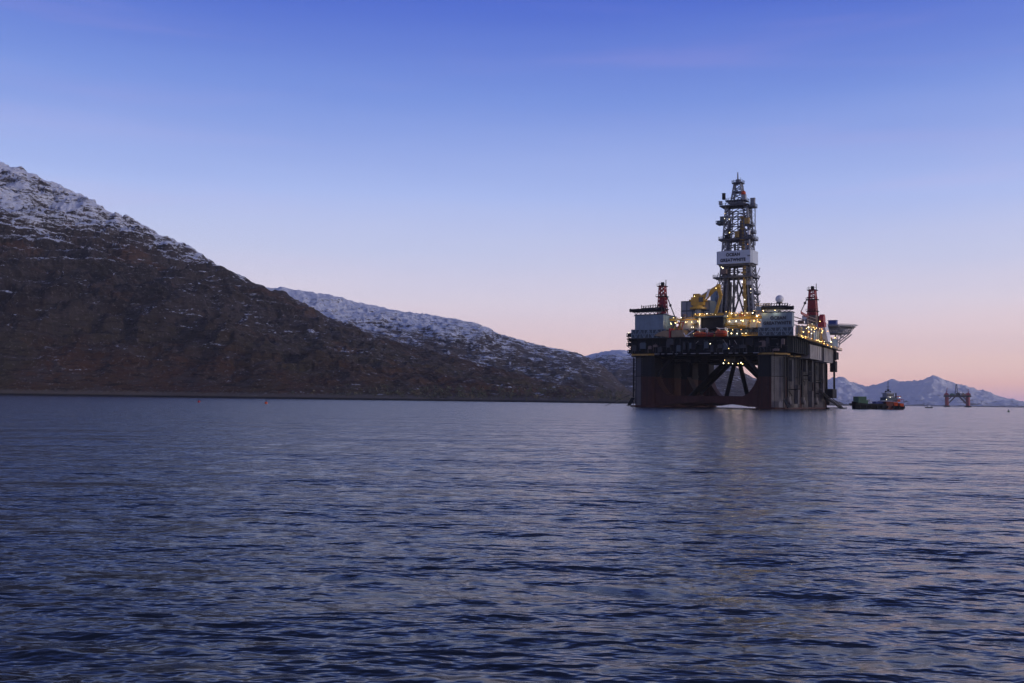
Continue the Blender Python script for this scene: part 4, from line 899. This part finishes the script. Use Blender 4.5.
# floodlights and deck lamps
fm = {}
for k, r_ in (('lamp_warm', .32), ('lamp_white', .32), ('lamp_orange', .32)):
    b = MB(); b.ball((0, 0, 0), r_, 8, 6, 0); b.box(-r_ * .9, r_ * .9, r_ * .7, r_ * 1.3, -r_ * .6, r_ * .9, 1); fm[k] = b.mesh('floodlight', [M[k], M['steel_dark']])
L = [(-20, -41, 43, 'lamp_white'), (-17.5, -41, 43.0, 'lamp_warm'), (-12, -41, 43.2, 'lamp_warm'), (-8.8, -41, 43.2, 'lamp_warm'), (-3.8, -46, 43.2, 'lamp_warm'),
     (10.8, -41, 43.0, 'lamp_warm'), (14.2, -41, 43.0, 'lamp_white'), (17.6, -41, 43.0, 'lamp_warm'), (23.4, -41, 43.0, 'lamp_warm'), (-6.5, -36, 47, 'lamp_white'), (-4.6, -47.5, 46.6, 'lamp_warm'),
     (-2.2, -47.5, 46.4, 'lamp_warm'), (1.4, -47.5, 46.6, 'lamp_white'), (8.8, -40, 48, 'lamp_warm'), (11.6, -40, 47.0, 'lamp_white'), (13.8, -40, 46.2, 'lamp_warm'), (17.0, -40, 46.8, 'lamp_warm'), (19.4, -40, 47, 'lamp_white'), (22.2, -40, 47.0, 'lamp_white'),
     (11.3, -49, 36.4, 'lamp_warm'), (14.4, -49, 36.4, 'lamp_warm'), (17.2, -49, 36.3, 'lamp_white'), (19.6, -49, 36.3, 'lamp_white'), (21.6, -49, 36.4, 'lamp_white'),
     (30.2, -49.6, 47.0, 'lamp_warm'), (35.8, -49.6, 47.0, 'lamp_warm'), (26.4, -47, 44.6, 'lamp_white'), (28.0, -48, 41.5, 'lamp_orange'), (26.6, -46, 42.0, 'lamp_orange'), (24.6, -46, 42.4, 'lamp_orange'),
     (-40.6, -47, 38.0, 'lamp_white'), (-18.6, -44, 42.3, 'lamp_warm'), (-11.5, -29.3, 57.6, 'lamp_warm'), (-.3, -28.4, 61.4, 'lamp_warm'),
     (4, -50, 31.5, 'lamp_white'), (4.8, -50, 28.6, 'lamp_white'), (13.5, -50.6, 29, 'lamp_warm'), (8.6, -41.6, 23.8, 'lamp_warm'), (8.0, -41.6, 22.2, 'lamp_white'), (12.6, -41.6, 22.0, 'lamp_white'), (10.6, -41.6, 22.2, 'lamp_warm'), (15.4, -41.6, 22.0, 'lamp_warm'), (17.6, -41.6, 21.8, 'lamp_warm'), (16.8, -41.6, 22.4, 'lamp_white'),
     (7.5, -9, 66.5, 'lamp_white'), (-3.6, -7, 74.6, 'lamp_white'), (-9.6, -7, 51, 'lamp_white'), (8.2, -7, 57.2, 'lamp_white'), (-1, -4.5, 101.2, 'lamp_white'), (0, -7, 93.5, 'lamp_warm'),
     (45.4, -34, 37.5, 'lamp_warm'), (45.4, -28, 39.6, 'lamp_warm'), (45.4, -24, 40.4, 'lamp_white'), (45.6, -24, 38.2, 'lamp_orange'), (45.6, -14, 41, 'lamp_warm'), (45.6, -8, 41.2, 'lamp_orange'), (46, -2, 45, 'lamp_warm'), (45.8, 4, 40.4, 'lamp_warm'),
     (46.0, -40, 35.0, 'lamp_orange'), (46.0, -32, 35.2, 'lamp_orange'), (46.0, -20, 35, 'lamp_orange'), (46.4, -12, 34.8, 'lamp_orange'), (46.2, -4, 34.6, 'lamp_warm'), (46.2, 6, 34, 'lamp_orange'), (46.3, 14, 33.6, 'lamp_orange'), (46.4, 22, 33.2, 'lamp_warm'),
     (43.4, 31, 39, 'lamp_orange'), (45.6, 35, 38.8, 'lamp_warm'), (46.6, 31, 33.6, 'lamp_orange'), (42.8, 27, 39.2, 'lamp_orange'), (40, 16, 45.6, 'lamp_warm')]
lr = random.Random(21)
for x, y, z, k in L: f_ = lr.uniform(.42, .85); piece('floodlight', fm[k], rig, (x, y - .4, z), 0, (f_, f_, f_))
for k in range(70):
    q = k % 7; kk = lr.choice(['lamp_warm', 'lamp_warm', 'lamp_orange', 'lamp_white']); f_ = lr.uniform(.3, .6)
    if q < 2: p = (lr.uniform(-19, 27), -41.3, lr.choice([40.6, 43.4, 45.7]))
    elif q == 2: p = (lr.uniform(-20, 27), -48.0, lr.uniform(35.6, 38.4))
    elif q == 3: p = (46.2, lr.uniform(-44, 30), lr.uniform(34.4, 35.4))
    elif q == 4: p = (lr.uniform(-4, 22), -36.5, lr.uniform(46, 48.5))
    elif q == 5: z_ = lr.uniform(50, 108); p = (DX + lr.choice([-1, 1]) * (half(z_)[0] - .6), -4.6, z_ - 1.2)
    else: p = (45.6, lr.uniform(-22, 20), lr.uniform(37, 43))
    piece('floodlight', fm[kk], rig, p, 0, (f_, f_, f_))
for k, (x, y, z) in enumerate(((-17.5, -42.3, 43.0), (-10, -42.3, 43.2), (-3.8, -47.3, 42.6), (10.8, -42.6, 42.8), (17.6, -42.6, 42.8), (23.4, -42.6, 42.8), (11.6, -41.3, 47.2), (19.4, -41.3, 47.2), (-2.0, -49, 46.8),
                               (14.4, -50.4, 36.8), (20, -50.4, 36.8), (30.2, -50.6, 46.4), (35.8, -50.6, 46.4), (26.4, -48.4, 44.4), (46.6, -26, 40.0), (46.8, -10, 41.2), (47.0, 4, 38.5), (46.8, 22, 35.8), (47.0, -36, 36.2), (9.5, -42.8, 22.0), (16, -42.8, 22.0), (0, -8.5, 58), (5, -8.5, 68))):
    ld = bpy.data.lights.new('floodlight_beam', 'POINT'); ld.energy = 45 if z < 30 else 240; ld.shadow_soft_size = 0.35; ld.color = (1.0, 0.70, 0.32) if k % 3 else (1.0, 0.86, 0.62)
    lo = bpy.data.objects.new('floodlight_beam', ld); COL.objects.link(lo); lo.parent = rig; lo.location = (x, y, z)

# mooring line off the port bow, anchor chains aft starboard
b = MB(); b.beam((-39.5, -47, 6.2), (-52.5, -50, 0.1), 0.25); P('mooring_line', b, M['rope'])
for y in (40, 46):
    b = MB(); b.beam((39.5, y - 6, 9), (47, y + 5, 0.1), .3); P('mooring_line', b, M['rope'])

# ---- things resting on the rig
def world_of(x, y, z):
    c, s = math.cos(RIG_RZ), math.sin(RIG_RZ); return (RIG_O[0] + c * x - s * y, RIG_O[1] + s * x + c * y, z)
def boat(x, y, z, L_, H_, mat, label, cat='lifeboat', rz=0.0, group='orange lifeboats under the davits', name='lifeboat'):
    e = empty(name, world_of(x, y, z), RIG_RZ + rz); tag(e, label, cat, group)
    def shell(f0, f1, wf, n=12, k=7):
        b = MB(); rows = []
        for i in range(n + 1):
            u = -1 + 2 * i / n; w = H_ * .55 * max(.02, (1 - abs(u) ** 3)) * wf; row = []
            for j in range(k):
                a = math.pi * (f0 + (f1 - f0) * j / (k - 1)); row.append((u * L_ / 2, -math.cos(a) * w, math.sin(a) * H_ * .5 * (1 - .35 * abs(u) ** 3)))
            rows.append(row)
        V_ = [v for r_ in rows for v in r_]; b.add(V_, [(i * k + j, (i + 1) * k + j, (i + 1) * k + j + 1, i * k + j + 1) for i in range(n) for j in range(k - 1)], 0, True)
        b.add(rows[0], [tuple(range(k))]); b.add(rows[-1], [tuple(range(k))[::-1]]); return b
    shell(1, 2, 1.0).build('hull', mat, e); shell(0, 1, .92).build('canopy', mat, e)
    b = MB(); b.box(-L_ * .46, L_ * .46, -H_ * .60, H_ * .60, -.09, .09); b.build('fender_strake', M['steel_dark'], e)
    b = MB(); b.cbox(-L_ * .34, -L_ * .14, -H_ * .22, H_ * .22, H_ * .42, H_ * .66, .1); b.build('steering_hood', mat, e)
    for s in (-.18, 0, .18):
        b = MB(); b.box(-.22, .22, -.04, .04, -.16, .16); b.build('window', M['glass'], e, (s * L_, -H_ * .49, H_ * .22))
boat(-0.5, -52.4, 36.0, 6.4, 2.6, M['orange'], 'orange enclosed lifeboat under the left pair of white davits')
boat(10.2, -52.6, 36.2, 6.0, 3.2, M['orange'], 'large bright orange lifeboat under the right pair of white davits')
boat(4.6, -52.2, 35.7, 3.6, 1.9, M['red'], 'small crimson rescue boat between the two orange lifeboats', 'rescue boat', name='rescue_boat', group=None)
# bundles of dark pipe lying across the roofs of the two forward houses
def pipes(x0, x1, yc, z0, rows, cols, label, group, rcol, r_=.95, tilt=0.0):
    cr = MB()
    for u in np.linspace(x0 + 2.5, x1 - 2, 6):
        cr.beam((u - 1.2, yc, z0 - r_ - 2.0), (u + 1.2, yc, z0 - r_), .3); cr.beam((u + 1.2, yc, z0 - r_ - 2.0), (u - 1.2, yc, z0 - r_), .3)
    cr.beam((x0 + 1, yc, z0 - r_), (x1 - 1, yc, z0 - r_), .35); P('pipe_cradle', cr, M['panel_grey'])
    b = MB(); Lh = (x1 - x0) / 2
    b.tube((-Lh, 0, 0), (Lh, 0, 0), r_ * .82, n=12)
    for u in np.linspace(-Lh, Lh, 5): b.tube((u - .25, 0, 0), (u + .25, 0, 0), r_ * 1.0, n=12)
    me = b.mesh('riser_joint', rcol)
    for i in range(rows):
        for j in range(cols):
            off = rng.uniform(-1.4, 1.4)
            o = bpy.data.objects.new('riser_joint', me); COL.objects.link(o); o.location = world_of((x0 + x1) / 2 + off, yc + (j - (cols - 1) / 2) * 2.05 * r_ + (i % 2) * r_, z0 + i * 1.8 * r_); o.rotation_euler = (0, tilt, RIG_RZ)
            tag(o, label + (', nearer the roof edge' if j == 0 else ', second from the roof edge'), 'pipe', group)
pipes(-39.6, -22.5, -46.0, 49.6, 1, 2, 'thick dark pipe on the left blue-grey house roof', 'riser pipes on the left house roof', M['steel_dark'])
pipes(29.2, 43.6, -47.0, 48.4, 1, 2, 'thick dark pipe on the right lettered house roof', 'riser pipes on the lettered house roof', M['steel_dark'], tilt=0.03)
for (xa, xb, zz) in ((-34, -22.5, 50.6), (29.4, 41.0, 49.4)):
    b = MB(); rg = random.Random(int(zz * 10)); n = 9
    for k in range(n + 1):
        u = xa + (xb - xa) * k / n; b.beam((u, -46.6, zz - 1.5), (u, -46.6, zz + 1.2 + rg.uniform(-.5, .7)), .28)
        b.beam((u, -46.6, zz - .8), (u + 1.2, -46.6, zz + rg.uniform(0, 1.4)), .22)
    for q in (0, 1.1): b.beam((xa, -46.6, zz + q), (xb, -46.6, zz + q), .25)
    P('rack_frame', b, M['steel_dark'])
    for k in range(5):
        b = MB(); w = rg.uniform(.6, 1.3); h = rg.uniform(.8, 1.7); b.cbox(-w, w, -.7, .7, 0, h, .12); b.box(-w * .6, w * .6, -.75, -.7, h * .3, h * .7)
        b.build('locker', M[rg.choice(['light_grey', 'panel_grey', 'yellow_dull', 'brown', 'steel_dark'])], rig, (xa + (xb - xa) * (k + .5 + rg.uniform(-.3, .3)) / 5, -44.0, zz - 1.3))

# ------------------------------------------------------------------ work vessel beside the rig
def ship():
    S = empty('work_vessel', (218.5, 596, 0), math.radians(8)); tag(S, 'dark workboat with orange stern, green block on its bow and a tall mast', 'ship')
    # hull: stations along x (bow at -x)
    st = [(-15.6, .5, 4.6), (-14.4, 2.6, 4.2), (-11, 4.0, 3.6), (-4, 4.5, 3.0), (3.5, 4.6, 3.0), (4.0, 4.6, 5.2), (9, 4.5, 5.2), (15.0, 4.1, 4.6)]
    def hull(st, mat, nm, zk=-.8):
        b = MB(); V_ = []
        for i, (x, w, t) in enumerate(st):
            sh = .9 if i == 0 else 0
            V_ += [(x, -w, t), (x + sh * 1.6, -w * .82, zk), (x + sh * 1.6, w * .82, zk), (x, w, t)]
        n = len(st); fs = []
        for i in range(n - 1):
            for j in range(4): fs.append((4 * i + j, 4 * i + (j + 1) % 4, 4 * i + 4 + (j + 1) % 4, 4 * i + 4 + j))
        fs += [(3, 2, 1, 0), (4 * n - 4, 4 * n - 3, 4 * n - 2, 4 * n - 1)]; b.add(V_, [f[::-1] for f in fs]); b.build(nm, mat, S)
    hull(st[:5] + [(15.3, 4.2, 1.7)], M['hull_black'], 'hull'); hull([(3.3, 4.9, 4.9), (8.2, 4.9, 4.9)], M['brown_red'], 'superstructure_side', -.6)
    hull([(8.3, 4.55, 4.5), (11.3, 4.5, 4.3)], M['orange'], 'stern_block', 1.5); hull([(12.1, 4.4, 3.9), (15.3, 4.1, 3.6)], M['orange'], 'stern_block', 1.5); hull([(11.2, 4.3, 3.2), (12.2, 4.3, 3.2)], M['brown_red'], 'bulwark', 1.5)
    b = MB(); b.box(-15.2, 3.8, -4.75, -4.5, 2.6, 3.4); b.box(-15.2, 3.8, 4.5, 4.75, 2.6, 3.4)
    for x in np.linspace(-13, 15, 9): b.tube((x, -4.85, .6), (x, -4.85, 2.2), .4, n=8)
    b.build('fender', M['steel_dark'], S)
    b = MB(); b.box(-13.2, -8.0, -3.2, 3.2, 3.2, 7.3); b.box(-13.3, -7.9, -3.3, 3.3, 7.3, 7.5)
    for x in np.linspace(-12.8, -8.4, 6): b.box(x - .1, x + .1, -3.35, -3.15, 3.3, 7.3)
    b.box(-7.8, -6.4, -2, 2, 3.2, 5.4); b.build('deck_container', M['green'], S)
    b = MB(); b.box(-1.6, 3.2, -2.2, 2.2, 3.1, 4.4); b.box(-1.2, 2.8, -1.6, 1.6, 4.4, 4.7); b.build('hatch', M['blue'], S)
    b = MB(); b.box(4.2, 11.5, -3.4, 3.4, 5.2, 7.2); b.build('deckhouse', M['blue_dark'], S)
    w = MB(); w.cbox(4.8, 9.8, -2.6, 2.6, 7.2, 9.6, .7); w.box(4.4, 10.2, -3, 3, 9.6, 9.9); wh = w.build('wheelhouse', M['panel_grey'], S)
    for k in range(5): g = MB(); g.box(-.34, .34, -.06, .05, -.4, .4); g.build('window', M['glass'], wh, (5.9 + k * .72, -2.66, 8.6))
    b = MB(); b.tube((7.4, 0, 9.9), (7.4, 0, 17.0), .22, .12); b.beam((5.9, 0, 12), (8.9, 0, 12), .2); b.beam((6.3, 0, 13.6), (8.5, 0, 13.6), .18); b.beam((6.0, 0, 9.9), (7.4, 0, 12.4), .2); b.beam((9.0, 0, 9.9), (7.4, 0, 12.4), .2)
    b.ball((5.4, -1, 10.7), .6, 8, 6); b.ball((9.3, 1, 10.7), .5, 8, 6); b.box(6.9, 8.0, -.3, .3, 10.8, 11.5); b.beam((7.4, 0, 15.9), (8.3, 0, 16.1), .12); b.build('mast', M['steel_dark'], S)
    b = MB(); b.tube((11.6, -1.4, 5), (11.6, -1.4, 9.8), .4); b.tube((11.6, 1.4, 5), (11.6, 1.4, 9.6), .4); b.build('funnel', M['steel_dark'], S)
    b = MB(); b.beam((12.5, 0, 5), (12.5, 0, 8.2), .6); b.beam((11.2, -.6, 7.6), (15.2, -.6, 8.0), .5); b.beam((11.6, -2, 6.2), (15.0, -2, 6.2), .3)
    for x in (11.6, 12.8, 14, 15): b.beam((x, -3.8, 4.6), (x, -3.8, 6.2), .16)
    b.beam((11.6, -3.8, 6.2), (15, -3.8, 6.2), .16); b.build('deck_crane', M['red'], S)
    b = MB(); b.box(12.2, 14.4, -1.6, 1.6, 4.6, 6.0); b.build('rescue_craft', M['orange'], S)
    b = MB(); b.ball((0, 0, 0), .15, 8, 6); lm = b.mesh('deck_lamp', M['lamp_white'])
    for p in ((6.8, -3.5, 7.3), (13.6, -2.3, 7.3), (3.9, -4.5, 5.9)): piece('deck_lamp', lm, S, p)
ship()

# ------------------------------------------------------------------ second rig, far off
def far_rig():
    R = empty('distant_drilling_rig', (1343, 3000, 0), math.radians(-22)); tag(R, 'small distant red-legged semi-submersible rig in front of the snowy mountains', 'drilling rig')
    for s in (-1, 1):
        b = MB(); b.cbox(s * 29 - 8, s * 29 + 8, -42, 42, -2, 4.5, 4); b.build('pontoon', M['hull_black'], R)
        for y in (-30, 0, 30):
            b = MB(); b.tube((s * 29, y, 4.5), (s * 29, y, 33), 4.6 if y else 3.6, n=16); b.build('column', M['red'], R)
        for y in (-30, 30):
            b = MB(); b.tube((s * 25.5, y, 10), (s * 6, y, 31), 1.2, n=8); b.tube((s * 25.5, y, 22), (s * 15, y, 32), .9, n=8); b.build('brace', M['brown'], R)
    b = MB(); b.box(-37, 37, -38, 38, 30.5, 35); b.build('deck', M['steel_dark'], R)
    for k, (x, w, h, m) in enumerate(((-30, 12, 5, 'red'), (-14, 14, 4, 'green'), (2, 12, 6, 'steel_dark'), (16, 9, 5, 'tan'), (29, 13, 6, 'red'))):
        b = MB(); b.cbox(x - w / 2, x + w / 2, -34, 20, 35, 35 + h, .6); b.box(x - w / 4, x + w / 4, -30, 10, 35 + h, 37 + h); b.build('deck_module', M[m], R)
    d = MB(); z0, z1 = 35, 66
    for sx in (-1, 1):
        for sy in (-1, 1): d.beam((sx * 5 - 2, sy * 5, z0), (sx * 1.4 - 2, sy * 1.4, z1), 1.0)
    for k in range(7):
        a, c = 5 - 3.6 * k / 7, 5 - 3.6 * (k + 1) / 7; za, zb = z0 + 31 * k / 7, z0 + 31 * (k + 1) / 7
        for sy in (-1, 1): d.beam((-a - 2, sy * a, za), (c - 2, sy * c, zb), .6); d.beam((a - 2, sy * a, za), (-c - 2, sy * c, zb), .6)
    d.box(-4, 0, -2, 2, 66, 69); d.build('derrick', M['derrick_dark'], R)
    for (x, h, lean) in ((-31, 17, 3), (30, 15, -1)):
        b = MB(); b.tube((x, -20, 38), (x, -20, 44), 1.5); b.beam((x, -20, 43), (x + lean, -20, 40 + h), 1.4); b.beam((x, -20, 43), (x + 5, -16, 49), .8); b.build('pedestal_crane', M['red'], R)
    b = MB(); b.beam((3, -5, 35), (8, -5, 48), 1); b.beam((9, -5, 40), (16, -5, 44), .8); b.build('pipe_boom', M['derrick_dark'], R)
far_rig()

# ------------------------------------------------------------------ small floats and a launch
def buoy(x, y, mat, label, r_=.55):
    e = empty('mooring_buoy', (x, y, 0)); tag(e, label, 'buoy', None)
    b = MB(); b.ball((0, 0, .25), r_, 14, 10); b.build('float', mat, e); b = MB(); b.tube((0, 0, .6), (0, 0, 1.35), .07); b.tube((-.25, 0, 1.1), (.25, 0, 1.1), .05); b.build('topmark', M['steel_dark'], e)
buoy(-119, 380, M['red'], 'small pinkish red buoy on the water below the dark hillside, left of the orange one')
buoy(-86, 350, M['orange'], 'small orange buoy on the water below the dark hillside, right of the red one')
buoy(247, 495, M['green'], 'small green buoy on the open water at the far right')
e = empty('launch', (461, 1100, 0), .2); tag(e, 'tiny pale launch between the workboat and the distant rig', 'boat')
b = MB()
b.add([(-4, -1.3, 1.1), (3.4, -1.3, 1.2), (5.2, 0, 1.6), (3.4, 1.3, 1.2), (-4, 1.3, 1.1), (-3.8, -1, -.3), (3, -.8, -.3), (4.2, 0, -.3), (3, .8, -.3), (-3.8, 1, -.3)],
      [(0, 1, 2, 3, 4), (0, 5, 6, 1), (1, 6, 7, 2), (2, 7, 8, 3), (3, 8, 9, 4), (4, 9, 5, 0), (5, 9, 8, 7, 6)]); b.build('hull', M['steel_dark'], e)
b = MB(); b.cbox(-1.5, 1.4, -.9, .9, 1.1, 2.6, .2); b.box(-1.7, 1.6, -1.0, 1.0, 2.6, 2.75); b.build('cabin', M['white'], e)
b = MB(); b.tube((0, 0, 2.7), (0, 0, 4.2), .06); b.build('mast', M['steel_dark'], e)

# ------------------------------------------------------------------ scrub along the near shore
def scrub():
    rg = np.random.default_rng(4); SH = HILLS['A'][0]; b = MB(); me = bpy.data.meshes.new('shore_scrub'); V_, F_ = [], []
    for _ in range(900):
        s = rg.uniform(-60, 640); x, y = [float(v) for v in chain(SH, np.array([s]))[0]]
        u = rg.uniform(0, 1) ** 1.6; y += 14 + u * 60; z0 = 1.5 + u * 14; h = rg.uniform(2.5, 8.0) * (1.4 if rg.uniform() < .12 else 1); 
        for k in range(14):
            a, rr, zz = rg.uniform(0, 6.28), rg.uniform(0, h * .5), rg.uniform(.15, 1) * h
            c = np.array([x + rr * math.cos(a), y + rr * math.sin(a), z0 + zz]); t = [c + rg.normal(0, h * .13, 3) for _k in range(3)]
            o = len(V_); V_ += [tuple(q) for q in t]; F_.append((o, o + 1, o + 2))
    me.from_pydata(V_, [], F_); m, nt, bs, out = nodes_of('scrub'); tc = nt.nodes.new('ShaderNodeTexCoord').outputs['Object']
    nt.links.new(ramp(nt, [(.35, (.05, .045, .03)), (.55, (.10, .11, .06)), (.7, (.20, .14, .08))], noise(nt, tc, .05, 3).outputs['Fac']).outputs[0], bs.inputs['Base Color']); bs.inputs['Roughness'].default_value = .9
    me.materials.append(m); o = bpy.data.objects.new('shore_scrub', me); COL.objects.link(o); tag(o, 'low scrub and bare bushes along the shore below the dark hillside', 'scrub', None, 'stuff')
scrub()

# ------------------------------------------------------------------ haze
b = MB(); b.box(-12800, 12800, -12800, 12800, -8, 860)
m = bpy.data.materials.new('haze'); m.use_nodes = True; m.node_tree.nodes.clear()
o_ = m.node_tree.nodes.new('ShaderNodeOutputMaterial'); pv = m.node_tree.nodes.new('ShaderNodeVolumePrincipled')
pv.inputs['Color'].default_value = (0.93, 0.95, 1.0, 1); pv.inputs['Density'].default_value = 4.6e-5; pv.inputs['Anisotropy'].default_value = 0.1
m.node_tree.links.new(pv.outputs[0], o_.inputs['Volume'])
m.cycles.homogeneous_volume = True
hz = b.build('haze', m, kind='stuff'); hz['label'] = 'thin evening haze over the water and hills'
